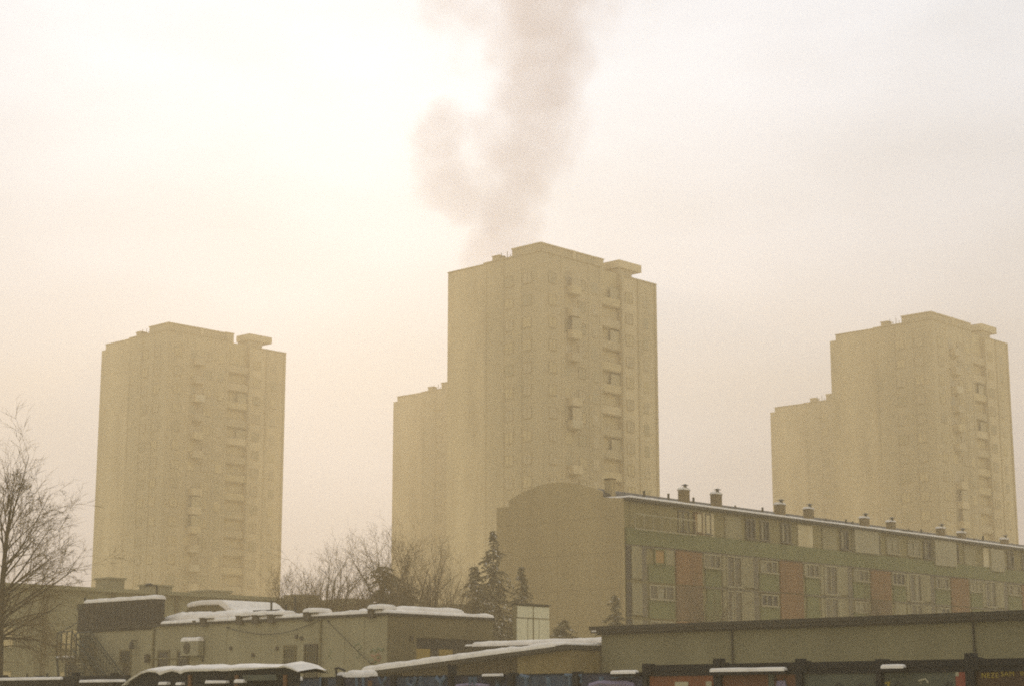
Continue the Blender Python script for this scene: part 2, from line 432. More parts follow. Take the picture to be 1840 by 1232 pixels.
def unit(x0, first, k):
    """one staircase unit, 12.9 m long, starting at its rust panel"""
    for ri, (z0, z1) in enumerate(ROWS):
        if ri > 2: continue
        rust = 'panel_rust' if ri == 0 else ('panel_brown' if ri == 1 and k % 2 == 0 else lrb.choice(['panel_rust', 'panel_brown']))
        panel(x0, x0 + 3.05, z0 + .04, z1 - .04, rust, .10)
        # green spandrel and white framed window
        panel(x0 + 3.45, x0 + 5.35, z0 + .04, z0 + 1.35, 'panel_green')
        if ri != 1: window(x0 + 3.3, x0 + 5.35, z0 + 1.38, z1 - .15, lrb.choice(['glass_mid', 'glass_dark', 'curtain']))
        else: panel(x0 + 3.6, x0 + 5.2, z0 + 1.38, z1 - .1, lrb.choice(['panel_white', 'panel_green']))
        # tall stair glazing with white strips
        panel(x0 + 5.55, x0 + 6.0, z0 + .12, z1 - .12, 'panel_white', .07)
        window(x0 + 6.05, x0 + 7.95, z0 + .12, z1 - .12, 'glass_mid', 2)
        panel(x0 + 8.0, x0 + 9.35, z0 + .2, z1 - .12, 'panel_white', .12)
        panel(x0 + 9.4, x0 + 10.1, z0 + .1, z1 - .1, 'glass_mid', .06)
        panel(x0 + 10.2, x0 + 12.7, z0 + .04, z0 + 1.35, 'panel_green')
        window(x0 + 10.35, x0 + 12.55, z0 + 1.4, z1 - .2, 'glass_mid' if ri == 0 else lrb.choice(['glass_dark', 'glass_mid', 'curtain']))
    # thin dark slab lines
    panel(x0 + 3.2, x0 + 12.75, ROWS[0][0] - .1, ROWS[0][0] + .02, 'glass_mid', .14, 'slab_edge')
    # top storey
    z0, z1 = TOP
    for a, b, kind in ((0.3, 1.6, 'w'), (2.6, 4.6, 'p'), (6.0, 8.0, 'p'), (8.6, 9.8, 'd'), (10.5, 11.6, 'd')):
        if kind == 'p':
            if lrb.random() < .5: panel(x0 + a, x0 + b, z0 + .02, z1 - .05, lrb.choice(['panel_white', 'balcony_panel']), .08)
            else: window(x0 + a, x0 + b, z0 + .3, z1 - .15, 'curtain', 2)
        else:
            window(x0 + a, x0 + b, z0 + .2, z1 - .1, 'glass_dark' if kind == 'd' else 'glass_mid', 2, 'glass_mid')
# first bay at the corner
for ri, (z0, z1) in enumerate(ROWS[:3]):
    panel(.12, .62, z0 + .05, z1 - .05, 'glass_dark', .05, 'window')
    panel(.66, 1.75, z0 + .2, z1 - .1, 'panel_white', .12)
    panel(1.78, 2.35, z0 + .1, z1 - .1, 'glass_mid', .06)
    panel(2.55, 5.45, z0 + .05, z0 + 1.3, 'panel_green')
    if ri == 0:
        window(3.2, 4.45, z0 + 1.32, z1 - .12, 'curtain_ochre', 1, 'panel_green'); panel(4.5, 5.45, z0 + 1.34, z1 - .12, 'panel_white', .1)
    else: window(2.6, 5.4, z0 + 1.35, z1 - .12, 'glass_mid', 3)
m = MB(); m.box(.6, 7.6, -.5, -.42, 13.55, 13.63, 'frame_white'); m.box(.6, 7.6, -.5, -.42, 12.5, 12.58, 'frame_white')
for k in range(8): m.box(.6 + k * .99, .66 + k * .99, -.5, -.44, 12.58, 13.55, 'frame_white')
m.build('balcony_railing', ab)
panel(.6, 7.6, 12.62, 14.4, 'block_beige', .04)
window(7.9, 8.9, 12.75, 14.3, 'curtain_ochre', 1, 'panel_brown'); window(9.2, 9.9, 12.75, 14.3, 'glass_dark', 1, 'glass_mid')
panel(0.1, LB, BAND[0], BAND[1], 'panel_green', .16, 'spandrel')
panel(0.1, LB, BAND[0] - .14, BAND[0] - .01, 'glass_mid', .10, 'slab_edge')
for k, x0 in enumerate((5.68, 18.6, 31.5, 44.4, 57.3, 70.2)): unit(x0, k == 0, k)
s0, _ = fa(1530, 960); s1, _ = fa(1573, 960); panel(s0, s1, 12.64, 14.5, 'frame_white', .32, 'awning')
s0, _ = fa(1675, 990); s1, _ = fa(1713, 990); panel(s0, s1, 12.3, 14.5, 'frame_white', .32, 'awning')
s0, _ = fa(1776, 1005); s1, _ = fa(1799, 1005); panel(s0, s1, 12.3, 14.3, 'frame_white', .32, 'awning')

# ------------------------------------------------------------------ long low block behind the left yard
r_ = ray(20, 1047); PL = (r_[0] / r_[1] * 118, 118); ZL = CZ + r_[2] / r_[1] * 118 - GZ
lb = thing('low_block', PL, GZ, 'long low grey green block with flat roof below the left tower', 'apartment block')
w = MB(); w.box(-25, 72, 0, 11, 0, ZL - .25, 'low_block')
for k in range(18): w.box(-24 + k * 5.3, -23.7 + k * 5.3, -.1, .1, 0, ZL - .25, 'utility_side')
w.build('wall', lb)
w = MB(); w.box(-25.3, 72.3, -.4, 11.3, ZL - .25, ZL, 'low_block'); lr_ = w.build('roof', lb)
s = MB(); s.snow(-25, 72, .5, 11, ZL, .06, 9, 0, 2.5); s.build('roof_snow', lr_, True)
for (x, y, a, b, h) in ((9.5, 3, 1.4, 1.5, .9), (12.3, 2, 2.0, 1.2, .5), (19, 4, 2.2, 2, .5), (28, 4, 1.8, 2, .55), (33, 4, 2.6, 2, .45), (45, 4, 2, 2, .5)):
    c = MB(); c.box(x, x + a, y, y + b, ZL, ZL + h, 'low_block'); c.box(x - .1, x + a + .1, y - .1, y + b + .1, ZL + h, ZL + h + .12, 'low_block'); c.build('roof_vent', lr_)
wmesh = as_mesh(window_mesh(1.8, 1.4, 'tower_dark', 2, 'low_block'), 'window')
for k in range(18):
    for z in (1.3, 4.1): child('window', wmesh, lb, (-22.6 + k * 5.3, -.03, z))

# ------------------------------------------------------------------ pale utility building on the left
r_ = ray(693, 1105); PU = (r_[0] / r_[1] * 80, 80.0); ZU = 5.56 - GZ
ub = thing('utility_building', PU, GZ, 'low pale rendered building with snowy flat roof and a dark clad box on top', 'building')
def fu(px, py, off=0.0): y_, z_ = hit(world(PU, off, 0), B, px, py); return y_, z_ - GZ
def fs(px, py): x_, z_ = hit(PU, A, px, py); return x_, z_ - GZ
YU = fu(141, 1137)[0]
w = MB(); w.box(0, fs(836, 1150)[0], 0.02, YU, 0, ZU, 'utility_plaster'); w.build('wall', ub)
# side wall with recessed shop front below a deep fascia
xo0 = fs(745, 1150)[0]; xo1 = fs(836, 1150)[0]; xe = fs(882, 1113)[0]
zo = fs(745, 1145)[1]; zl = fs(745, 1164)[1]
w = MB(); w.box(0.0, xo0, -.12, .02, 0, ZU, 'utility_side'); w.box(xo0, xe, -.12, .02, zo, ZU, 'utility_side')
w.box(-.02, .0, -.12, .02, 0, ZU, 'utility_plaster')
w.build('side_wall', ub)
w = MB(); w.box(xo0, xe - .2, -.06, .015, zl, zo - .01, 'roof_dark'); w.build('lintel', ub)
w = MB(); w.box(xo0 + .03, fs(772, 1170)[0], -.05, .015, 0, zl - .01, 'shop_yellow'); w.build('shop_panel', ub)
w = MB(); w.box(fs(772, 1170)[0], fs(786, 1170)[0], -.09, .015, 0, zl - .01, 'door_brown'); w.build('shop_door', ub)
w = MB(); w.box(fs(787, 1170)[0], fs(812, 1170)[0], -.05, .015, 0, zl - .01, 'shop_yellow'); w.build('shop_panel', ub)
w = MB(); w.box(fs(813, 1170)[0], xe - .3, -.08, .015, 0, zl - .01, 'shed_wood'); w.build('shop_panel', ub)
rf = MB(); rf.box(-.12, xe + .05, -.2, YU + .1, ZU, ZU + .12, 'roof_dark'); ur = rf.build('roof', ub)
s = MB(); s.snow(-.08, xe, -.16, fu(292, 1120)[0], ZU + .12, .15, 12, .03, .3, 'snow', .6); s.build('roof_snow', ur, True)
yb0 = fu(277, 1125)[0]
s = MB(); s.snow(2.0, 5.4, .4, 4.2, ZU + .22, .30, 14, .0, .3); s.build('roof_snow', ur, True)
# small posts along the roof edge, each with its cap of snow
for px0, px1, pt in ((365, 377, 1113), (430, 441, 1109), (459, 471, 1108), (486, 499, 1107), (551, 564, 1103), (667, 679, 1097)):
    y1, z1 = fu(px0, pt); y0, _ = fu(px1, pt)
    c = MB(); z1 += .05; c.box(-.22, .2, y0 + .1, y1, ZU - .1, z1, 'door_brown'); c.box(-.25, .23, y0 + .07, y1 + .03, z1, z1 + .04, 'door_brown')
    ch = c.build('roof_stub', ur)
    c = MB(); c.snow(-.2, .7, y0 - .4, y1 - .02, z1 + .04, .17, px0, .04, .15, 'snow', .5); c.build('stub_snow', ch, True)
y1, z1 = fu(350, 1114); c = MB(); c.box(-.15, .1, y1 - .2, y1, ZU, z1, 'door_brown'); c.build('roof_stub', ur)
for px, pt in ((488, 1078), (514, 1085), (531, 1071)):
    Pw = world(PU, 2.5, 0); y_, z_ = hit(Pw, B, px, pt)
    c = MB(); c.tube([(2.5, y_, ZU + .1), (2.5, y_, z_ - GZ)], .055, 'metal_dark', 7); c.tube([(2.5, y_, z_ - GZ - .12), (2.5, y_, z_ - GZ)], .075, 'metal_dark', 7); c.build('vent_pipe', ur)
c = MB(); a = hit(world(PU, 2.5, 0), B, 455, 1097); b = hit(world(PU, 2.5, 0), B, 502, 1095)
c.tube([(2.5, a[0], a[1] - GZ), (2.5, b[0], b[1] - GZ)], .035, 'metal_dark', 5); c.build('roof_rail', ur)
# snow-buried roof lantern with sloping ends
def ful(px, py): y_, z_ = hit(world(PU, 2.2, 0), B, px, py); return (y_, z_ - GZ)
pl = [ful(322, 1108), ful(346, 1086), ful(362, 1084), ful(396, 1083), ful(414, 1098), ful(420, 1108)]
c = MB(); c.prism([pl[0], pl[1], pl[2], pl[3], pl[4], pl[5]], 'x', 2.2, 5.4, 'utility_side'); sk = c.build('roof_lantern', ur)
top = [ful(340, 1091), ful(338, 1085), ful(346, 1081), ful(362, 1078), ful(384, 1077), ful(402, 1077), ful(409, 1081), ful(416, 1089), ful(428, 1094), ful(440, 1096), ful(452, 1100), ful(462, 1108), ful(412, 1099), ful(396, 1086), ful(362, 1087)]
c = MB(); c.prism(top, 'x', 2.05, 5.6, 'snow'); so = c.build('lantern_snow', sk)
bv = so.modifiers.new('round', 'BEVEL'); bv.width = .09; bv.segments = 3; bv.limit_method = 'ANGLE'
c = MB(); yl0 = ful(462, 1100)[0]; yl1 = ful(330, 1100)[0]
c.snow(.9, 2.3, yl0, yl1, lambda x, y: ZU + .3, .42, 31, 0, .3, 'snow', .6); c.build('lantern_snow', sk, True)
c = MB(); a0 = fu(295, 1110, 1.5); a1 = fu(325, 1113, 1.5)
c.tube([(1.5, a0[0], a0[1]), (1.5, (a0[0] + a1[0]) / 2, a0[1] - .05), (1.5, a1[0], a1[1] - .02)], .05, 'metal_dark', 6); c.build('roof_rail', ur)
# dark clad box flush with the front
zb = fu(277, 1076)[1]
bxd = hit(world(PU, 0, yb0), A, 296, 1090)[0]
c = MB(); c.box(-.06, bxd, yb0, YU + .05, ZU - .12, zb, 'cladding')
for k in range(1, 14):
    y = yb0 + (YU - yb0) * k / 14; c.box(-.085, -.06, y - .02, y + .02, ZU - .1, zb, 'cladding')
bx = c.build('rooftop_box', ub)
c = MB(); c.box(-.08, bxd, yb0 - .03, YU - .5, zb, zb + .05, 'roof_dark'); c.build('box_roof', bx)
c = MB(); c.snow(-.06, bxd, yb0, YU - .55, zb + .05, .17, 21, .04, .3); c.build('box_snow', bx, True)
c = MB(); c.tube([(-.02, YU - .5, zb), (-.02, YU - .5, zb + .35)], .06, 'stair_green', 6); c.box(-.1, .5, YU - .42, YU + .12, zb - .3, zb + .02, 'stair_green'); c.build('bracket', bx)
# openings on the front
def front_box(name, px0, px1, py0, py1, mt, d0=-.05, d1=.02, parent=ub):
    y1, zt = fu(px0, py0); y0, _ = fu(px1, py0); _, zb_ = fu(px0, py1)
    m = MB(); m.box(d0, d1, y0, y1, zb_, zt, mt); return m.build(name, parent)
def fwindow(px0, px1, py0, py1, bars=0, name='window', frame='utility_side', fill='glass_dark'):
    y1, zt = fu(px0, py0); y0, _ = fu(px1, py0); _, z0 = fu(px0, py1); z0 = max(z0, .05)
    m = MB(); t = .09
    m.box(-.05, .02, y0, y1, zt - t, zt, frame); m.box(-.05, .02, y0, y0 + t, z0, zt - t, frame); m.box(-.05, .02, y1 - t, y1, z0, zt - t, frame)
    m.box(-.10, .02, y0 - .05, y1 + .05, z0 - .06, z0, frame)
    o = m.build(name, ub)
    m = MB(); m.box(-.02, .02, y0 + t, y1 - t, z0, zt - t, fill); m.build('pane' if name == 'window' else 'door_leaf', o)
    if bars:
        m = MB()
        for k in range(bars + 1):
            y = y0 + t + (y1 - y0 - 2 * t) * k / bars; m.box(-.08, -.055, y - .015, y + .015, z0 + .02, zt - t, 'pipe_grey')
        for f in (.2, .8): m.box(-.085, -.06, y0 + t, y1 - t, z0 + (zt - z0) * f, z0 + (zt - z0) * f + .03, 'pipe_grey')
        m.build('window_bars', o)
    return o
fwindow(284, 306, 1168, 1200); fwindow(319, 341, 1168, 1199)
fwindow(510, 533, 1159, 1191, 6); fwindow(547, 572, 1157, 1232, 5, 'door', 'door_brown')
fwindow(216, 237, 1167, 1190, 0, 'window', 'utility_side'); fwindow(221, 236, 1192, 1232, 0, 'door', 'utility_side', 'door_brown')
m = MB(); y, z = fu(578, 1116); m.tube([(-.08, y, 0), (-.08, y, z + .15)], .045, 'pipe_grey', 8)
for q in (1, 2.2, 3.4): m.box(-.14, .02, y - .06, y + .06, q, q + .04, 'pipe_grey')
m.build('drainpipe', ub)
m = MB(); y, z = fu(278, 1131); m.tube([(-.08, y, .8), (-.08, y, z + .1)], .06, 'pipe_grey', 8)
for q in (1.5, 2.6): m.box(-.14, .02, y - .08, y + .08, q, q + .04, 'pipe_grey')
m.build('drainpipe', ub)
m = MB(); y0, z0 = fu(340, 1182); y1, _ = fu(268, 1182); m.tube([(-.05, y0, z0), (-.05, y1, z0 + .05)], .035, 'pipe_grey', 6); m.build('wall_conduit', ub)
m = MB(); m.box(-.22, .0, y1 - .1, y1 + .12, z0 - .15, z0 + .25, 'door_brown'); m.build('meter_box', ub)
# wall lamp
m = MB(); y, z = fu(244, 1155); m.tube([(.0, y, z + .1), (-.25, y, z + .16), (-.3, y - .05, z + .05)], .03, 'metal_dark', 6)
m.tube([(-.3, y - .05, z + .08), (-.3, y - .1, z - .28)], [.08, .15], 'metal_dark', 8); m.build('wall_lamp', ub)
# sprayed scribbles on the pale wall and small fixings
def scribble(name, px, mt, wd=.05, parent=ub):
    pts = [fu(a, b) for a, b in px]; m = MB()
    m.tube([(-.004, y, z) for y, z in pts], wd / 2, mt, 4); return m.build(name, parent)
scribble('graffiti', [(666, 1172), (670, 1166), (676, 1171), (680, 1163), (686, 1168), (690, 1164)], 'paint_green', .10)
scribble('graffiti', [(667, 1176), (673, 1179), (680, 1174), (684, 1180), (682, 1187), (675, 1183), (670, 1189)], 'paint_rose', .09)
scribble('graffiti', [(668, 1184), (674, 1190), (679, 1182), (683, 1178)], 'paint_green', .09)
scribble('graffiti', [(636, 1160), (645, 1155), (650, 1163), (642, 1168), (648, 1178), (640, 1181)], 'paint_green', .06)
scribble('graffiti', [(592, 1165), (596, 1172), (590, 1178), (597, 1183)], 'paint_green', .06)
for px, py in ((416, 1164), (499, 1164), (534, 1143), (543, 1146), (456, 1176), (735, 1146)):
    if px < 693: y, z = fu(px, py); m = MB(); m.box(-.1, .0, y - .07, y + .07, z - .08, z + .08, 'door_brown'); m.build('wall_fixing', ub)
    else: x, z = fs(px, py); m = MB(); m.box(x - .08, x + .08, -.24, -.12, z - .1, z + .1, 'door_brown'); m.build('wall_fixing', ub)
# a row of faint vertical render joints
for px in (352, 408, 470, 620, 655):
    y, z = fu(px, 1130); m = MB(); m.box(-.006, .0, y - .012, y + .012, .1, ZU - .05, 'utility_side'); m.build('wall_joint', ub)

# air conditioner on the wall
ya, za = fu(338, 1151); yb, zb2 = fu(368, 1177)
wpos = world(PU, 0, yb)
ac = thing('air_conditioner', wpos, GZ + zb2, 'boxy air conditioner unit with snow on top mounted on the pale wall', 'air conditioner')
wd, ht = ya - yb, za - zb2
m = MB(); m.box(-.42, -.1, 0, wd, 0, ht, 'ac_white'); cs = m.build('casing', ac)
m = MB(); m.disc((-.42, wd * .66, ht * .5), (-1, 0, 0), ht * .38, .02, 'glass_dark', 20)
for k in range(3):
    rr = ht * (.12 + .1 * k); m.tube([(-.45, wd * .66 + rr * math.cos(a * .3), ht * .5 + rr * math.sin(a * .3)) for a in range(22)], .008, 'pipe_grey', 4)
m.build('fan_grille', ac)
m = MB(); m.snow(-.42, -.1, 0, wd, ht, .16, 40, .02, .1); m.build('snow_cap', ac, True)
m = MB(); m.box(-.4, .0, .08, .13, -.06, -.0, 'metal_dark'); m.box(-.4, .0, wd - .13, wd - .08, -.06, 0, 'metal_dark'); m.box(-.1, .0, .08, .13, -.3, -.06, 'metal_dark'); m.box(-.1, .0, wd - .13, wd - .08, -.3, -.06, 'metal_dark')
m.build('bracket', ac)

# cables on the wall
def cable(name, pts, label, rad=.018, off=-.12):
    P = [fu(a, b, off) for a, b in pts]; q = world(PU, 0, P[0][0])
    o = thing(name, q, GZ, label, 'cable')
    m = MB(); m.tube([(off, y - P[0][0], z) for y, z in P], rad, 'metal_dark', 5); m.build('wire', o)
    m = MB()
    for y, z in (P[0], P[-1]): m.box(off - .02, .0, y - P[0][0] - .03, y - P[0][0] + .03, z - .03, z + .03, 'metal_dark')
    m.build('wall_hook', o)
cable('sagging_cable', [(408, 1127), (422, 1131), (440, 1135), (460, 1138), (482, 1139), (505, 1137), (528, 1132), (550, 1124), (574, 1114)], 'thin dark cable sagging below the snowy roof edge of the pale wall')
cable('diagonal_cable', [(588, 1115), (612, 1138), (632, 1159), (650, 1176), (666, 1191)], 'thin dark cable running diagonally down the pale wall near its corner')

# ------------------------------------------------------------------ green steel outside stair
ost = -1.6
def fo(px, py): y_, z_ = hit(world(PU, ost, 0), B, px, py); return y_, z_ - GZ
y_l, z_l = fo(100, 1181); y_r = fo(126, 1181)[0]; hr = fo(126, 1133)[1] - z_l; yb_, zb_ = fo(197, 1224); zb_ = max(zb_ - hr, 0.02)
q = world(PU, ost, y_r)
st = thing('outside_staircase', q, GZ, 'dark green steel outside staircase with landing beside the pale building', 'staircase')
def Y(v): return v - y_r
m = MB(); m.box(0, 1.2, Y(y_r), Y(y_l), z_l - .14, z_l, 'stair_green'); ld = m.build('landing', st)
m = MB(); m.snow(.02, .5, Y(y_r) + .3, Y(y_l), z_l, .1, 50, 0, .2); m.build('landing_snow', st, True)
ns = 14
dz = (z_l - zb_) / ns; dy = (y_r - yb_) / ns
m = MB()
for k in range(ns):
    m.box(.06, 1.14, -dy * (k + 1), -dy * k + .03, z_l - dz * (k + 1) - .04, z_l - dz * (k + 1), 'stair_green')
m.build('steps', st)
for x in (0, 1.14):
    m = MB(); m.prism([(0, z_l - .02), (0, z_l - .34), (-dy * ns, zb_ - .3), (-dy * ns, zb_ + .04)], 'x', x, x + .06, 'stair_green'); m.build('stringer', st)
    m = MB()
    ytop = 0
    m.tube([(x + .03, ytop, z_l + hr), (x + .03, -dy * ns, zb_ + hr)], .035, 'stair_green', 6)
    m.tube([(x + .03, ytop, z_l + hr * .8), (x + .03, -dy * ns, zb_ + hr * .8)], .03, 'stair_green', 6)
    m.tube([(x + .03, ytop, z_l + hr * .4), (x + .03, -dy * ns, zb_ + hr * .4)], .025, 'stair_green', 6)
    for k in range(0, ns + 1, 1):
        m.tube([(x + .03, -dy * k, z_l - dz * k), (x + .03, -dy * k, z_l - dz * k + hr)], .02, 'stair_green', 5)
    m.tube([(x + .03, ytop, z_l + hr), (x + .03, Y(y_l), z_l + hr * .97)], .035, 'stair_green', 6)
    m.tube([(x + .03, ytop, z_l + hr * .5), (x + .03, Y(y_l), z_l + hr * .5)], .025, 'stair_green', 6)
    for y in (Y(y_l) - .02, Y(fo(108, 1181)[0]), Y(fo(117, 1181)[0]), 0): m.tube([(x + .03, y, z_l), (x + .03, y, z_l + hr)], .035, 'stair_green', 6)
    m.build('handrail', st)
m = MB(); m.box(1.12, 1.15, Y(y_r), Y(fo(109, 1181)[0]), z_l, z_l + hr * .9, 'stair_green'); m.build('side_screen', st)
m = MB(); m.tube([(0.03, Y(y_l), z_l + 1.21), (.03, Y(fo(146, 1124)[0]), z_l + 1.9)], .03, 'stair_green', 6); m.build('upper_handrail', st)
for x in (.05, 1.15):
    m = MB(); yy = Y(fo(118, 1181)[0]); m.tube([(x, yy, 0), (x, yy, z_l - .1)], .07, 'stair_green', 6); m.build('column', st)
    m = MB(); m.tube([(x, Y(y_l) - .05, z_l - .1), (x, Y(fo(113, 1216)[0]), .1)], .055, 'stair_green', 6); m.build('brace', st)
m = MB(); m.prism([(yy - .1, 0), (yy - .1, z_l - .2), (0, z_l - .36), (-dy * ns + .1, .02)], 'x', .08, .14, 'brush_dark'); m.build('under_stair_boarding', st)

# ------------------------------------------------------------------ street lamp behind the dark box
lp = at_depth(282, 1052, 104)
sl = thing('street_lamp', (lp.x, lp.y), GZ, 'dark street lamp with a single arm rising behind the dark clad box', 'street lamp', None, 0)
hz = lp.z - GZ
m = MB(); m.tube([(0, 0, 0), (0, 0, hz * .5), (0, 0, hz)], [.09, .075, .06], 'metal_dark', 8); m.build('pole', sl)
m = MB(); m.tube([(0, 0, hz), (-.12, 0, hz + .03), (-.32, 0, hz + .04)], .04, 'metal_dark', 6); m.build('arm', sl)
m = MB(); m.tube([(-.26, 0, hz + .05), (-.4, 0, hz + .07), (-.62, 0, hz + .04), (-.7, 0, hz + .02)], [.05, .10, .09, .03], 'metal_dark', 8); m.build('lamp_head', sl)

# ------------------------------------------------------------------ white panelled board
wb = at_depth(928, 1085, 88)
bd = thing('billboard', (wb.x, wb.y), GZ, 'tall white panelled board with dark joints standing behind the snowy shed roof', 'billboard')
hw = wb.z - GZ
wA = hit((wb.x, wb.y), A, 986, 1089)[0]
m = MB(); m.box(0, wA, .0, .25, hw - 3.2, hw, 'pipe_grey'); m.build('backing', bd)
zc = hit((wb.x, wb.y), A, 928, 1109)[1] - GZ
half = wA * .49
for (a, b, z0, z1) in ((.03, half - .04, zc + .03, hw - .07), (half + .05, wA - .03, zc + .03, hw - .07),
                       (.0, half * .62, hw - 3.15, zc - .02), (half * .66, half - .05, hw - 3.15, zc - .03), (half + .06, half * 1.34, hw - 3.15, zc - .03), (half * 1.38, wA - .02, hw - 3.15, zc - .02)):
    m = MB(); m.box(a, b, -.06, -.003, z0, z1, 'board_white'); m.build('board_panel', bd)
m = MB(); m.box(-.03, wA + .05, -.12, .3, hw, hw + .06, 'roof_dark'); m.build('top_rail', bd)
m = MB(); m.box(wA * .6, wA + .35, -.09, -.062, zc - .015, zc + .015, 'frame_white'); m.build('cross_rail', bd)
for x in (.15, wA - .25):
    m = MB(); m.box(x, x + .12, .25, .37, 0, hw - .3, 'metal_dark'); m.build('post', bd)

# ------------------------------------------------------------------ garage row on the right
r_ = ray(1840, 1098); PG = (r_[0] / r_[1] * 57, 57.0); ZG = 4.57 - GZ
gr = thing('garage_row', PG, GZ, 'long low garage row with plain grey wall and dark overhanging roof edge', 'garage')
def fg(px, py): y_, z_ = hit(PG, B, px, py); return y_, z_ - GZ
YG = fg(1076, 1128)[0]
m = MB(); m.box(.15, 7, -14, YG, 0, ZG - .2, 'garage_plaster'); m.build('wall', gr)
m = MB(); m.box(-.12, 7.3, -14.2, YG + .32, ZG - .2, ZG + .02, 'roof_dark'); m.box(.0, 7.1, -14.1, YG + .1, ZG - .27, ZG - .2, 'roof_dark'); m.box(-.16, -.12, -14.2, YG + .36, ZG - .08, ZG + .05, 'metal_dark'); gf = m.build('roof', gr)
m = MB(); m.snow(.0, 7, -14, YG, ZG + .02, .03, 61, 0, 1.5); m.build('roof_snow', gf, True)
m = MB(); m.snow(-.13, .0, YG + .02, YG + .26, ZG - .12, .06, 62, .0, .1); m.build('roof_snow', gf, True)
for px in (1312, 1746):
    y, z = fg(px, 1125); m = MB(); m.tube([(.09, y, 0), (.09, y, ZG - .15)], .035, 'roof_dark', 7)
    for q in (.9, 2.2): m.box(.04, .16, y - .05, y + .05, q, q + .03, 'roof_dark')
    m.build('drainpipe', gr)

# ------------------------------------------------------------------ sheds left of the garages
PS = world(PG, -1.5, YG + .15)
def fh(px, py, off=0): y_, z_ = hit(world(PS, off, 0), B, px, py); return y_, z_ - GZ
sh = thing('lean_to_shed', PS, GZ, 'dark wooden shed with a long slanting roof under thick snow left of the garages', 'shed')
ye, ze = fh(662, 1206); z0r = fh(1072, 1156)[1]
sl_ = (ze - z0r) / ye
zr = lambda x, y: z0r + sl_ * y
ym = fh(930, 1175)[0]
m = MB(); m.prism([(0, 0), (ym, 0), (ym, zr(0, ym) - .2), (0, zr(0, 0) - .2)], 'x', 0, 5, 'shed_tan'); m.build('wall', sh)
m = MB(); m.prism([(ym, 0), (ye - .25, 0), (ye - .25, zr(0, ye - .25) - .2), (ym, zr(0, ym) - .2)], 'x', .03, 5, 'shed_wood')
for k in range(22):
    y = ym + (ye - .3 - ym) * k / 22; m.box(.0, .03, y, y + .05, 0, zr(0, y) - .22, 'shed_wood')
m.build('boarded_wall', sh)
m = MB(); m.prism([(-.05, zr(0, 0)), (-.05, zr(0, 0) - .18), (ye, zr(0, ye) - .18), (ye, zr(0, ye))], 'x', -.35, 5.2, 'roof_dark'); sr = m.build('roof', sh)
m = MB(); m.snow(-.36, 5, fh(930, 1170)[0], ye - .02, zr, .21, 70, .04, .25, 'snow', .3); m.build('roof_snow', sr, True)
m = MB(); m.snow(-.33, 5, .45, fh(925, 1170)[0], zr, .16, 71, .03, .25, 'snow', .35); m.build('roof_snow', sr, True)
m = MB(); m.snow(-.30, 5, .0, .5, zr, .09, 72, .03, .25); m.build('roof_snow', sr, True)
# second, flatter shed behind it
P2s = world(PS, 5.6, 0)
def f2(px, py): y_, z_ = hit(P2s, B, px, py); return y_, z_ - GZ
s2 = thing('flat_shed', P2s, GZ, 'second low shed with flat snow covered roof tucked behind the slanting shed', 'shed')
y2, z2 = f2(850, 1163); z2 = (z2 + f2(1060, 1157)[1]) / 2 + .12
m = MB(); m.box(.3, 4, .0, y2 - .2, 0, z2 - .22, 'shed_wood'); m.build('wall', s2)
m = MB(); m.box(0, 4.2, -.1, y2 + .55, z2 - .2, z2 - .04, 'roof_dark'); r2 = m.build('roof', s2)
m = MB(); m.snow(0, 4, 0, y2, z2 - .04, .19, 73, .04, .25); m.build('roof_snow', r2, True)
m = MB(); m.snow(0, 1, y2 + .05, y2 + .5, z2 - .04, .08, 74, .0, .15); m.build('roof_snow', r2, True)

# ------------------------------------------------------------------ graffiti fence along the yard
PF = (8.727, 31.0)
fn = thing('graffiti_fence', PF, 0, 'long dark framed fence with graffiti painted panels along the bottom of the view', 'fence')
ZF = 2.482
def ff(px, py, off=0): return hit(world(PF, off, 0), B, px, py)
posts = [1.02, 2.85, 4.57, 6.47, 8.28]
y = 1.02
while y > -7: y -= 1.8; posts.insert(0, y)
y = 8.28
while y < 36: y += 1.85; posts.append(y)
YM0, YM1 = 8.36, ff(228, 1212)[0]      # between these the fence is lower and carries blue panels
ZB = ff(800, 1212)[1]
for a_, b_ in ((posts[0], YM0), (YM1, posts[-1])):
    m = MB(); m.box(-.02, .12, a_, b_, ZF - .12, ZF, 'fence_rail'); m.build('top_rail', fn)
m = MB(); m.box(.0, .1, posts[0], posts[-1], .15, .25, 'fence_rail'); m.build('bottom_rail', fn)
for k, y in enumerate(posts):
    w_ = .055 + .015 * (k % 3)
    mid = YM0 < y < YM1
    top = (ZB + .03 if k % 4 else ZF + .08) if mid else ZF + .03 + .035 * ((k * 7) % 3)
    m = MB(); m.box(-.05, .13, y - w_, y + w_, 0, top, 'fence_rail')
    if not mid: m.box(-.04, .12, y - w_ - .10, y - w_, ZF - .2, ZF + .025, 'fence_rail')
    m.build('post', fn)
def colour_at(yc):
    if yc < 1.02: return 'fence_brown'
    if yc < 4.57: return 'fence_grey'
    if yc < 6.47: return 'fence_rust'
    if yc < 8.28: return 'fence_orange'
    if yc < 19: return 'fence_blue' if int(yc / 1.85) % 2 else 'fence_navy'
    return 'fence_dark'
for a, b in zip(posts, posts[1:]):
    c_ = colour_at((a + b) / 2)
    mid = YM0 < (a + b) / 2 < YM1
    zt = ZB - .02 if mid else ZF - .22
    m = MB(); m.box(.02, .07, a + .08, b - .08, .25, zt, c_); m.box(.0, .08, a + .08, b - .08, zt, zt + (.02 if mid else .10), 'fence_rail'); m.build('panel', fn)
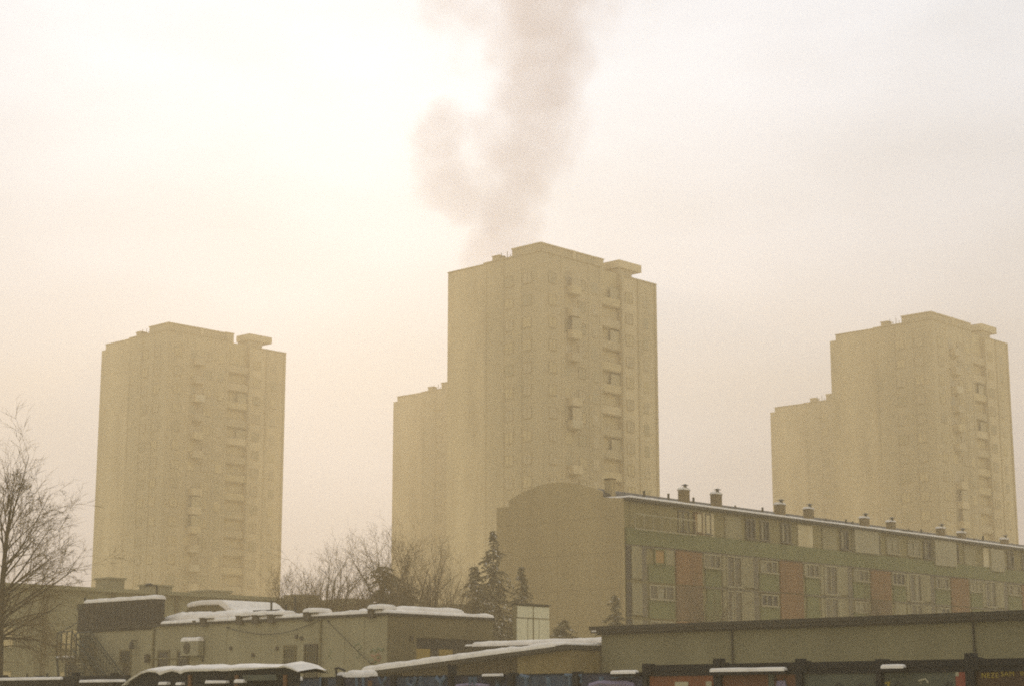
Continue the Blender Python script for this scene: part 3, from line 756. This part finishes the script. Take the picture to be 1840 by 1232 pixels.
def fpatch(px0, px1, py0, py1, mt, d=.015, name='graffiti'):
    y1, z1 = ff(px0, py0); y0, _ = ff(px1, py0); z0 = ff(px0, py1)[1]
    m = MB(); m.box(.02 - d, .0195, y0, y1, z0, z1, mt); return m.build(name, fn)
def fline(pts, mt, wd, name='graffiti'):
    m = MB(); m.tube([(.016, *ff(a, b)) for a, b in pts], wd / 2, mt, 6); return m.build(name, fn)
def z_for(px, py): return ff(px, py)
# red painted strip, pale shape, scrawls
fpatch(1716, 1740, 1199, 1260, 'paint_red'); fpatch(1716, 1722, 1200, 1214, 'paint_pale', .018)
for pts in (((1391, 1209), (1399, 1240), (1409, 1218), (1420, 1250)), ((1500, 1231), (1506, 1227), (1513, 1231), (1513, 1245)), ((1541, 1230), (1549, 1227), (1555, 1232)),
            ((1605, 1231), (1613, 1226), (1620, 1231)), ((1698, 1232), (1703, 1225), (1709, 1230), (1711, 1245))):
    fline(pts, 'paint_dark', .035)
fpatch(1394, 1412, 1222, 1260, 'paint_lilac'); fpatch(1380, 1390, 1206, 1250, 'fence_grey', .02)
fline(((1590, 1227), (1597, 1224), (1594, 1240)), 'paint_yellow', .05)
fline(((1655, 1228), (1650, 1222), (1662, 1219), (1668, 1226)), 'paint_pale', .04)
fpatch(1212, 1236, 1224, 1260, 'paint_pale', .012); fpatch(1268, 1278, 1223, 1236, 'paint_pale', .012)
# light blue letters along the blue panels
def stroke(pts, wd=.12): fline(pts, 'paint_blue', wd)
for px in (540, 576, 640, 652):
    stroke(((px, 1216), (px + 1, 1245)), .08)
stroke(((680, 1216), (686, 1230), (694, 1216)), .1); stroke(((686, 1230), (686, 1250)), .1)
stroke(((732, 1216), (733, 1229), (742, 1232), (748, 1216)), .12); stroke(((756, 1214), (757, 1245)), .09)
stroke(((784, 1216), (792, 1226), (800, 1215)), .13); stroke(((792, 1226), (791, 1250)), .1)
for px in (845, 853, 893, 945, 985, 1024, 1080): stroke(((px, 1215), (px + 2, 1250)), .11)
stroke(((935, 1213), (952, 1217)), .1); stroke(((1015, 1212), (1045, 1213), (1043, 1226)), .08); stroke(((1100, 1214), (1120, 1209), (1140, 1211)), .14)
fline(((1060, 1232), (1080, 1226), (1100, 1228), (1125, 1227), (1140, 1232)), 'paint_lilac', .14)
fline(((820, 1232), (850, 1229), (880, 1232)), 'paint_lilac', .1)
fpatch(661, 668, 1222, 1236, 'post_orange', .02); fpatch(705, 712, 1220, 1240, 'fence_navy', .02)
# snow on the ledges and heaped against the top
def fsnow(px0, px1, py, t, depth=.1, x0=-.14):
    y1, z1 = ff(px0, py); y0, _ = ff(px1, py)
    m = MB(); m.snow(x0, x0 + depth, y0, y1, z1 - t, t, px0 * .01, .01, .12, 'snow', .5); m.build('snow', fn, True)
def ledge(px0, px1, py):
    y1, z1 = ff(px0, py); y0, _ = ff(px1, py)
    m = MB(); m.box(-.13, .01, y0 - .03, y1 + .03, z1 - .13, z1 - .06, 'fence_rail'); m.build('ledge', fn)
for a, b, py, t in ((1106, 1149, 1203, .05), (1284, 1416, 1200, .042), (1591, 1629, 1193, .045), (875, 906, 1210, .022)):
    ledge(a, b, py); fsnow(a, b, py, t)
fsnow(622, 664, 1203, .14, .25, .0); fsnow(606, 622, 1207, .08, .2, .0)
fsnow(0, 115, 1217, .05, .08, -.12); fsnow(150, 228, 1220, .05, .08, -.12); fsnow(516, 545, 1215, .07, .1, -.12)
for pts in (((604, 1215), (603, 1200)), ((601, 1201), (607, 1199), (619, 1204))):
    fline(pts, 'fence_rail', .05, 'stub')
for px in (48, 84): fline(((px, 1216), (px, 1209)), 'fence_rail', .045, 'stub')
# yellow words on the brown panel
def words_on(text, px, py, hpx, mt):
    y0, z0 = ff(px, py); k = hpx / F * 33
    cu = bpy.data.curves.new('letters', 'FONT'); cu.body = text; cu.size = k * 1.35; cu.extrude = .004; cu.space_character = 1.15
    tmp = bpy.data.objects.new('tmp', cu); C.objects.link(tmp)
    dg = bpy.context.evaluated_depsgraph_get(); me = bpy.data.meshes.new_from_object(tmp.evaluated_get(dg))
    bpy.data.objects.remove(tmp); bpy.data.curves.remove(cu)
    me.materials.clear(); me.materials.append(M[mt])
    # letters face -x, text runs towards -y (to the right in the picture)
    me.transform(Matrix(((0, 0, -1, .012), (-1, 0, 0, y0), (0, 1, 0, z0), (0, 0, 0, 1))))
    o = bpy.data.objects.new('lettering', me); C.objects.link(o); o.parent = fn
words_on('NEZE', 1763, 1217, 9, 'paint_yellow'); words_on('SAM', 1798, 1214, 9, 'paint_yellow'); words_on('0', 1833, 1213, 9, 'paint_yellow')

# ------------------------------------------------------------------ snow-laden tarpaulin shelter in front of the fence, lower left
Pk0 = at_depth(540, 1212, 38.5)
PK = (Pk0.x, Pk0.y)
tk = thing('tarpaulin_shelter', PK, 0, 'low dark tarpaulin shelter sagging under a long white layer of snow at lower left', 'shelter')
def fk(px, py): return hit(PK, B, px, py)
und = [(226, 1232), (240, 1222), (258, 1211), (272, 1207), (283, 1208), (291, 1213), (300, 1209), (312, 1206), (322, 1208), (328, 1211), (336, 1207), (352, 1206), (375, 1206), (390, 1205), (405, 1206), (430, 1204), (455, 1203), (480, 1201), (505, 1200), (515, 1199), (528, 1203), (540, 1209)]
topy = [(224, 1231), (238, 1218), (256, 1206), (270, 1201), (283, 1200), (291, 1201), (300, 1201), (312, 1199), (322, 1200), (328, 1200), (336, 1198), (352, 1198), (375, 1197), (390, 1199), (405, 1197), (430, 1196), (455, 1197), (480, 1197), (505, 1197), (515, 1192), (528, 1196), (542, 1205)]
m = MB(); U = [fk(*p) for p in und]
for x0, x1 in ((-.0, .4), (.4, .8)):
    for (a, b) in zip(U, U[1:]):
        sag0, sag1 = (0, .04) if x0 == 0 else (.04, .0)
        m.face([(x0, a[0], a[1] + sag0), (x1, a[0], a[1] + sag1), (x1, b[0], b[1] + sag1), (x0, b[0], b[1] + sag0)], 'brush_dark')
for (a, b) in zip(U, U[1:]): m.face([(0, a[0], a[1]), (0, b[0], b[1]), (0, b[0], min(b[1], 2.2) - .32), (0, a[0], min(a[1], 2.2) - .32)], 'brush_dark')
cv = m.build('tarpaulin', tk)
m = MB(); T = [fk(*p) for p in topy]
rows = [(-.05, 0.0), (-.10, .45), (-.04, .85), (.1, 1.0), (.4, 1.08), (.7, 1.0), (.82, .0)]
b0 = len(m.v)
for k in range(len(T)):
    for x, fr in rows: m.v.append((x, T[k][0], U[k][1] + .01 + (T[k][1] - U[k][1]) * fr + (.05 * (1 - abs(x - .4) / .42) if x > 0 else 0)))
nr = len(rows)
for k in range(len(T) - 1):
    for j in range(nr - 1):
        m.f.append((b0 + k * nr + j, b0 + (k + 1) * nr + j, b0 + (k + 1) * nr + j + 1, b0 + k * nr + j + 1)); m.m.append(m.mi('snow'))
m.build('snow_layer', cv, True)
for px in (343, 427, 514):
    y, z = fk(px, 1215); m = MB(); m.box(-.04, .06, y - .05, y + .05, 0, z + .04, 'post_orange'); m.build('post', tk)
for px in (260, 380, 535):
    y, z = fk(px, 1215); m = MB(); m.box(.7, .8, y - .05, y + .05, 0, z - .02, 'fence_rail'); m.build('post', tk)
m = MB(); a = fk(500, 1211); b = fk(440, 1213); m.box(-.06, -.01, a[0], b[0], a[1] - .12, a[1], 'fence_grey'); m.build('crossbar', tk)
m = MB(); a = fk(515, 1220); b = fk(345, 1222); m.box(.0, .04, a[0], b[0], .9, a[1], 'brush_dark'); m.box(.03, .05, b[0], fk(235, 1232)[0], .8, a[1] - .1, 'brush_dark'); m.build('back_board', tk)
for p0, p1, py, t in ((292, 306, 1224, .035), (323, 332, 1224, .04), (376, 412, 1221, .035), (428, 444, 1219, .05)):
    a = fk(p1, py); b = fk(p0, py); m = MB(); m.snow(-.1, .0, a[0], b[0], a[1] - t, t, p0, .01, .08, 'snow', .6); m.build('snow_patch', tk, True)
    m = MB(); m.box(-.1, .0, a[0], b[0], a[1] - t - .05, a[1] - t, 'fence_rail'); m.build('shelf', tk)

# ------------------------------------------------------------------ trees
def branch(mb, p, d, L, r, lvl, rg, up, mt, spread, kids, sides=5, r_end=.35, wob=.16):
    n = 5 if lvl < 2 else 4
    pts = [Vector(p)]; d = Vector(d).normalized(); rad = [r]; dirs = [d]
    for k in range(n):
        d = (d + Vector((rg.gauss(0, wob), rg.gauss(0, wob), rg.gauss(0, wob) + up)) * (1.0 / n) * 1.6).normalized()
        pts.append(pts[-1] + d * (L / n)); rad.append(r * (1 - (1 - r_end) * (k + 1) / n)); dirs.append(d)
    mb.tube(pts, rad, mt, max(3, sides - lvl), False)
    if lvl >= len(kids): return
    for q in range(kids[lvl]):
        t = rg.uniform(.22, 1.0) if q else 1.0
        k = min(n - 1, int(t * n)); f = t * n - k
        base = pts[k].lerp(pts[k + 1], min(1, f)); dd = dirs[k]
        ax = dd.cross(Vector((rg.gauss(0, 1), rg.gauss(0, 1), rg.gauss(0, 1)))).normalized()
        ang = R(rg.uniform(*spread))
        nd = Matrix.Rotation(ang, 3, ax) @ dd
        branch(mb, base, nd, L * rg.uniform(.42, .68) * (1.08 - .35 * t), max(.006, r * (1 - (1 - r_end) * t) * rg.uniform(.5, .75)), lvl + 1, rg, up, 'twig', spread, kids, sides, r_end, wob)

def vase_tree(name, px, ptop, depth, rad_px, seed, label, group, mains=9, kids=(6, 6, 3), trunk_frac=.28, cat='bare tree'):
    top = at_depth(px, ptop, depth); Hh = top.z - GZ; rg = random.Random(seed)
    t = thing(name, (top.x, top.y), GZ, label, cat, group, rg.uniform(0, 6))
    Rr = rad_px / F * depth
    th = Hh * trunk_frac
    m = MB(); m.tube([(0, 0, -.2), (.02, 0, th * .5), (0, .03, th), (.02, .02, th + Hh * .25), (.0, .05, Hh * .8)], [.17, .14, .12, .075, .025], 'bark', 8); m.build('trunk', t, True)
    m = MB()
    for k in range(mains):
        a = 2 * math.pi * (k + rg.uniform(-.3, .3)) / mains
        z = th * rg.uniform(.75, 1.5)
        tip = Vector((math.cos(a) * Rr * rg.uniform(.25, 1), math.sin(a) * Rr * rg.uniform(.25, 1), 0)); zz = Hh * rg.uniform(.72, 1.0)
        d = Vector((tip.x, tip.y, (zz - z)))
        branch(m, (0, 0, z), d, d.length * .8, rg.uniform(.055, .085), 0, rg, .05, 'bark', (18, 48), kids)
    for k in range(4):
        branch(m, (0, 0, Hh * (.35 + .1 * k)), (rg.gauss(0, .3), rg.gauss(0, .3), 1), Hh * (.55 - .09 * k), .04, 0, rg, .08, 'bark', (18, 48), kids)
    m.build('branches', t, True)
    return t
BT = 'bare winter trees behind the pale building'
vase_tree('bare_tree', 590, 992, 106, 62, 3, 'bare vase shaped tree standing clear against the sky right of the left tower', BT, 11)
vase_tree('bare_tree', 692, 966, 107, 66, 5, 'tall bare tree with straggling top beside the faint far tower', BT, 9)
vase_tree('bare_tree', 742, 976, 112, 48, 8, 'bare upright tree in front of the faint far tower', BT, 7)
vase_tree('bare_tree', 775, 992, 116, 48, 13, 'low bare tree at the foot of the smoking tower left edge', BT, 7, (5, 6, 3))
vase_tree('bare_tree', 640, 1040, 112, 44, 21, 'short bare tree between the two taller bare trees', BT, 8)
vase_tree('bare_shrub', 512, 1043, 100, 34, 31, 'small bare shrub at the foot of the left tower', BT, 8, (5, 5, 3), .15, 'shrub')
vase_tree('bare_shrub', 545, 1062, 100, 30, 33, 'bare shrub showing above the snowy roof near the vent pipes', BT, 8, (5, 5, 3), .15, 'shrub')
vase_tree('bare_shrub', 820, 1040, 110, 36, 35, 'bare bush left of the tall conifer', BT, 9, (5, 5, 3), .15, 'shrub')
vase_tree('bare_shrub', 1262, 1052, 121, 40, 37, 'thin bare bush in front of the rust coloured facade panels', 'bare bushes before the apartment block', 8, (5, 4, 3), .15, 'shrub')
vase_tree('bare_shrub', 1580, 1062, 121, 50, 39, 'thin bare bush before the right half of the panelled facade', 'bare bushes before the apartment block', 8, (5, 4, 3), .15, 'shrub')

# big bare tree cut by the left edge: rising limbs above, drooping limbs below
tp = at_depth(2, 1100, 70); rg = random.Random(17)
bt = thing('big_bare_tree', (tp.x, tp.y), GZ, 'big bare tree with drooping lower branches cut by the left picture edge', 'bare tree', None, 0)
Ht = at_depth(20, 812, 70).z - GZ
m = MB(); m.tube([(.05, 0, -.2), (.04, 0, 1.5), (.0, 0, 3.2), (-.02, .0, 5), (.05, 0, 7), (.22, .0, Ht * .86)], [.20, .17, .14, .11, .07, .02], 'bark', 9); m.build('trunk', bt, True)
m = MB()
def limb(z, az, el, L, r, up, kids=(7, 6, 4), spread=(20, 55)):
    d = (math.cos(az) * math.cos(el), math.sin(az) * math.cos(el), math.sin(el))
    branch(m, (0, 0, z), d, L, r, 0, rg, up, 'bark', spread, kids, 6, .25, .16)
for k in range(24):
    f = (k + rg.random()) / 24; z = 2.9 + f * (Ht - 4.6)
    az = rg.uniform(0, 2 * math.pi) if k % 2 else rg.uniform(-1.1, 1.1)
    el = R(18 + 56 * f + rg.uniform(-8, 8)); L = (2.7 * (1 - f) ** .8 + .8) * rg.uniform(.75, .98)
    limb(z, az, el, L, .042 * (1 - f) + .016, .10, (7, 6, 4))
limb(3.7, .15, R(36), 3.4, .062, .02); limb(4.6, -.4, R(48), 3.2, .045, .05); limb(5.4, .2, R(62), 3.6, .04, .05)
limb(6.5, .0, R(80), Ht - 6.6, .045, .02); limb(6.2, 2.5, R(80), Ht - 6.8, .04, .02)
for k in range(16):
    limb(rg.uniform(2.6, 3.7), rg.uniform(-1.2, 1.2) if k % 4 else rg.uniform(1.5, 4.7), R(rg.uniform(8, 42)), rg.uniform(1.8, 3.0), rg.uniform(.02, .036), -.42, (6, 5, 3))
m.build('branches', bt, True)

def conifer(name, px, ptop, depth, rad_px, seed, label, group=None, dens=1.0, rounded=False):
    top = at_depth(px, ptop, depth); Hh = top.z - GZ; rg = random.Random(seed); Rr = rad_px / F * depth
    t = thing(name, (top.x, top.y), GZ, label, 'conifer', group, rg.uniform(0, 6))
    m = MB(); m.tube([(0, 0, -.2), (0, 0, Hh * .5), (0, 0, Hh)], [.15, .09, .01], 'bark', 7); m.build('trunk', t, True)
    m = MB(); z = .8
    while z < Hh * .985:
        f = (z - .8) / (Hh - .8)
        rr = Rr * ((1 - f) ** .85 if not rounded else math.sqrt(max(0, 1 - (f * 1.02 - .25) ** 2 / .62)))
        rr = max(rr, .05) * (1 + .28 * noise.noise(Vector((seed * 3.7, 0, z * 1.3)))); nb = max(3, int((3 + 5 * (rr / max(Rr, .1))) * dens))
        for k in range(nb):
            a = rg.uniform(0, 2 * math.pi); L = rr * rg.uniform(.5, 1.15); dr = rg.uniform(.1, .5)
            ns_ = max(3, int(L / .13))
            tip = Vector((math.cos(a), math.sin(a), 0))
            m.tube([(0, 0, z), tuple(tip * L + Vector((0, 0, z - L * dr)))], [.018, .006], 'twig', 3, False)
            for q in range(ns_):
                u = (q + 1) / ns_; c = tip * L * u + Vector((0, 0, z - L * dr * u * u * 1.0 + rg.uniform(-.03, .03)))
                sd = Vector((-tip.y, tip.x, 0))
                for sgn in (-1, 1):
                    for _ in range(2):
                        e = c + sd * sgn * rg.uniform(.10, .26) * (1.15 - .6 * u) + tip * rg.uniform(.02, .16) + Vector((0, 0, rg.uniform(-.16, .04)))
                        w_ = Vector((rg.uniform(-.05, .05), rg.uniform(-.05, .05), rg.uniform(.02, .06)))
                        m.face([c - w_, e - w_ * .5, e + w_ * .4, c + w_], 'needle' if rg.random() > .07 else 'snow')
        z += rg.uniform(.10, .2) * (1.3 - .4 * f)
    m.build('foliage', t)
    return t
CG = 'dark conifers behind the sheds'
conifer('tall_conifer', 886, 950, 118, 96, 2, 'tallest narrow dark conifer in front of the blank gable end', CG)
conifer('broad_conifer', 853, 1010, 116, 98, 4, 'broad dark conifer just left of the tallest conifer', CG, 1.2)
conifer('slender_conifer', 937, 1012, 120, 62, 6, 'slender pointed conifer behind the white panelled board', CG)
conifer('bushy_conifer', 690, 1010, 115, 62, 9, 'bushy dark conifer among the bare trees above the roof corner', CG, .75, True)
conifer('small_conifer', 1104, 1066, 116, 78, 11, 'small ragged conifer at the corner of the panelled block', CG, .8)
conifer('low_conifer', 1013, 1110, 110, 34, 12, 'low dark bush right of the white panelled board', CG, 1.0, True)
conifer('low_conifer', 735, 1048, 116, 60, 14, 'low dark conifer behind the mounded roof snow', CG, .7, True)

# ------------------------------------------------------------------ smoke plume from the roof of the middle tower
DS = 243.0
blobs = [(874, 462, 42, 1), (912, 452, 52, 1), (942, 446, 40, 1), (905, 420, 50, 1), (862, 425, 28, .9), (945, 400, 34, 1), (905, 380, 56, 1), (855, 385, 32, .8),
         (938, 345, 50, 1), (835, 370, 44, 1), (800, 335, 50, 1), (785, 290, 44, .95), (788, 245, 46, 1), (800, 212, 40, .8),
         (870, 330, 40, .8), (842, 285, 36, .6), (838, 225, 34, .7), (860, 150, 40, .3), (815, 120, 36, .25), (940, 290, 60, 1), (905, 245, 55, .9), (865, 235, 36, .6), (965, 235, 66, 1), (1012, 250, 46, .7), (1030, 215, 38, .45), (1000, 300, 40, .6),
         (965, 170, 78, 1), (925, 205, 44, .8), (985, 110, 80, .95), (930, 95, 62, .7), (975, 45, 88, .95), (905, 40, 64, .55), (850, 20, 62, .6), (795, 5, 60, .65), (1050, 20, 80, .5),
         (970, -30, 110, .9), (860, -40, 90, .6), (1100, -20, 80, .35)]
src = world(P1, 9, 7)
bl = []
for px, py, rp_, w_ in blobs:
    c = at_depth(px, py, DS); k = DS / F * 1.15
    bl.append((c + Vector((0, rng.uniform(-1.2, 1.2), 0)), rp_ * k, w_))
bm = bmesh.new()
for c, r, w_ in bl:
    bmesh.ops.create_icosphere(bm, subdivisions=3, radius=r * 1.36, matrix=Matrix.Translation(c))
me = bpy.data.meshes.new('smoke_plume'); bm.to_mesh(me); bm.free()
sm = bpy.data.objects.new('smoke_plume', me); C.objects.link(sm)
rm = sm.modifiers.new('one_skin', 'REMESH'); rm.mode = 'VOXEL'; rm.voxel_size = .8
dg = bpy.context.evaluated_depsgraph_get(); me2 = bpy.data.meshes.new_from_object(sm.evaluated_get(dg)); sm.modifiers.clear(); sm.data = me2
tag(sm, 'pale drifting smoke plume rising above the roof of the middle tower', 'smoke', None, 'stuff')
mt = bpy.data.materials.new('smoke'); mt.use_nodes = True; nt = mt.node_tree; n = nt.nodes; l = nt.links
n.remove(n['Principled BSDF'])
out = n['Material Output']; pv = n.new('ShaderNodeVolumePrincipled'); l.new(pv.outputs[0], out.inputs['Volume'])
SMOKE_D = 0.07
pv.inputs['Color'].default_value = (.94, .775, .71, 1); pv.inputs['Anisotropy'].default_value = .35
tc = n.new('ShaderNodeTexCoord')
def nz(scale, det):
    q = n.new('ShaderNodeTexNoise'); q.inputs['Scale'].default_value = scale; q.inputs['Detail'].default_value = det; q.inputs['Roughness'].default_value = .6
    l.new(tc.outputs['Object'], q.inputs['Vector']); return q
n1 = nz(.16, 4)
sub = n.new('ShaderNodeVectorMath'); sub.operation = 'SUBTRACT'; sub.inputs[1].default_value = (.5, .5, .5); l.new(n1.outputs['Color'], sub.inputs[0])
scl = n.new('ShaderNodeVectorMath'); scl.operation = 'SCALE'; scl.inputs['Scale'].default_value = 5.0; l.new(sub.outputs[0], scl.inputs[0])
add = n.new('ShaderNodeVectorMath'); add.operation = 'ADD'; l.new(tc.outputs['Object'], add.inputs[0]); l.new(scl.outputs[0], add.inputs[1])
prev = None
for c, r, w_ in bl:
    ds = n.new('ShaderNodeVectorMath'); ds.operation = 'DISTANCE'; l.new(add.outputs[0], ds.inputs[0]); ds.inputs[1].default_value = c
    mr = n.new('ShaderNodeMapRange'); mr.interpolation_type = 'SMOOTHSTEP'
    mr.inputs['From Min'].default_value = r * .7; mr.inputs['From Max'].default_value = r * 1.3
    mr.inputs['To Min'].default_value = w_; mr.inputs['To Max'].default_value = 0; l.new(ds.outputs['Value'], mr.inputs['Value'])
    if prev is None: prev = mr.outputs[0]
    else:
        mx = n.new('ShaderNodeMath'); mx.operation = 'SMOOTH_MAX'; mx.inputs[2].default_value = .25; l.new(prev, mx.inputs[0]); l.new(mr.outputs[0], mx.inputs[1]); prev = mx.outputs[0]
n2 = nz(.22, 7)
ad = n.new('ShaderNodeMath'); ad.operation = 'MULTIPLY_ADD'; ad.inputs[1].default_value = 2.0; ad.inputs[2].default_value = -1.0; l.new(n2.outputs['Fac'], ad.inputs[0])
sm2 = n.new('ShaderNodeMath'); sm2.operation = 'ADD'; l.new(prev, sm2.inputs[0]); l.new(ad.outputs[0], sm2.inputs[1])
mr = n.new('ShaderNodeMapRange'); mr.interpolation_type = 'SMOOTHSTEP'; mr.inputs['From Min'].default_value = .2; mr.inputs['From Max'].default_value = 1.15
l.new(sm2.outputs[0], mr.inputs['Value'])
mu2 = n.new('ShaderNodeMath'); mu2.operation = 'MULTIPLY'; mu2.inputs[1].default_value = SMOKE_D; l.new(mr.outputs[0], mu2.inputs[0])
l.new(mu2.outputs[0], pv.inputs['Density'])
me2.materials.clear(); me2.materials.append(mt)

# ------------------------------------------------------------------ smog: one closed box of even density
HAZE_D = 0.00175
m = MB(); m.box(-700, 700, -320, 640, -1.0, 118, 'snow'); hz_ = m.build('haze'); hz_['kind'] = 'stuff'; hz_['label'] = 'warm grey smog lying over the whole place'
mt = bpy.data.materials.new('haze'); mt.use_nodes = True; nt = mt.node_tree; nt.nodes.remove(nt.nodes['Principled BSDF'])
pv = nt.nodes.new('ShaderNodeVolumePrincipled'); nt.links.new(pv.outputs[0], nt.nodes['Material Output'].inputs['Volume'])
pv.inputs['Color'].default_value = (.97, .80, .52, 1); pv.inputs['Density'].default_value = HAZE_D; pv.inputs['Anisotropy'].default_value = .6
pv.inputs['Absorption Color'].default_value = (0, 0, 0, 1)
hz_.data.materials.clear(); hz_.data.materials.append(mt)

# ------------------------------------------------------------------ light
SUN_EL, SUN_AZ = R(16.8), R(-5.0)      # azimuth measured from +Y towards +X
HORIZON = (8.8, 8.5, 10.4)
VEIL = (17.8, 19.4, 22.6)
wd = bpy.data.worlds.new('World'); S.world = wd; wd.use_nodes = True
n = wd.node_tree.nodes; l = wd.node_tree.links
sky = n.new('ShaderNodeTexSky'); sky.sky_type = 'NISHITA'; sky.sun_disc = False
sky.sun_elevation = SUN_EL; sky.sun_rotation = SUN_AZ; sky.air_density = 1.0; sky.dust_density = 5.0; sky.ozone_density = 1.0
bg = n['Background']; bg.inputs['Strength'].default_value = .05
hs = n.new('ShaderNodeHueSaturation'); hs.inputs['Saturation'].default_value = .25
l.new(sky.outputs[0], hs.inputs['Color'])
# thin high overcast: a milky even layer over the clear-sky light
mxs = n.new('ShaderNodeMix'); mxs.data_type = 'RGBA'; mxs.inputs['Factor'].default_value = .90
l.new(hs.outputs[0], mxs.inputs['A']); 
# overcast sky: the brightness climbs from the horizon to the zenith
wtc = n.new('ShaderNodeTexCoord'); wsx = n.new('ShaderNodeSeparateXYZ'); l.new(wtc.outputs['Generated'], wsx.inputs[0])
wmr = n.new('ShaderNodeMapRange'); wmr.interpolation_type = 'SMOOTHSTEP'; wmr.inputs['From Max'].default_value = .42; l.new(wsx.outputs['Z'], wmr.inputs['Value'])
wvm = n.new('ShaderNodeMix'); wvm.data_type = 'RGBA'; wvm.inputs['A'].default_value = (*HORIZON, 1); wvm.inputs['B'].default_value = (*VEIL, 1); l.new(wmr.outputs[0], wvm.inputs['Factor'])
# faint uneven layers in the overcast
wmp = n.new('ShaderNodeMapping'); wmp.inputs['Scale'].default_value = (1, 1, 2.6); l.new(wtc.outputs['Generated'], wmp.inputs[0])
wno = n.new('ShaderNodeTexNoise'); wno.inputs['Scale'].default_value = 5.5; wno.inputs['Detail'].default_value = 5; l.new(wmp.outputs[0], wno.inputs['Vector'])
wmn = n.new('ShaderNodeMapRange'); wmn.inputs['From Min'].default_value = .3; wmn.inputs['From Max'].default_value = .7; wmn.inputs['To Min'].default_value = .88; wmn.inputs['To Max'].default_value = 1.12; l.new(wno.outputs['Fac'], wmn.inputs['Value'])
wcm = n.new('ShaderNodeVectorMath'); wcm.operation = 'SCALE'; l.new(wvm.outputs['Result'], wcm.inputs[0]); l.new(wmn.outputs[0], wcm.inputs['Scale'])
l.new(wcm.outputs[0], mxs.inputs['B'])
l.new(mxs.outputs['Result'], bg.inputs['Color'])
ld = bpy.data.lights.new('sun', 'SUN'); ld.energy = .7; ld.angle = R(.5); ld.color = (1, .85, .70)
so = bpy.data.objects.new('sun', ld); C.objects.link(so)
dv = Vector((math.sin(SUN_AZ) * math.cos(SUN_EL), math.cos(SUN_AZ) * math.cos(SUN_EL), math.sin(SUN_EL)))
so.rotation_euler = (-dv).to_track_quat('-Z', 'Y').to_euler(); so.location = dv * 400

cam = bpy.data.cameras.new('camera'); co = bpy.data.objects.new('camera', cam); C.objects.link(co)
cam.sensor_width = 36; cam.lens = 36 * F / 1840; cam.clip_end = 6000; cam.clip_start = .1
co.location = (0, 0, CZ); co.rotation_euler = (math.pi / 2 + PITCH, 0, 0)
S.camera = co
S.view_settings.view_transform = 'Standard'; S.view_settings.look = 'None'; S.view_settings.exposure = .06; S.view_settings.gamma = 1
S.view_settings.use_curve_mapping = False
S.cycles.filter_width = 1.9
S.cycles.use_denoising = False
S.cycles.volume_bounces = 1
S.cycles.max_bounces = 6
S.cycles.volume_step_rate = 1.0
S.cycles.volume_max_steps = 128
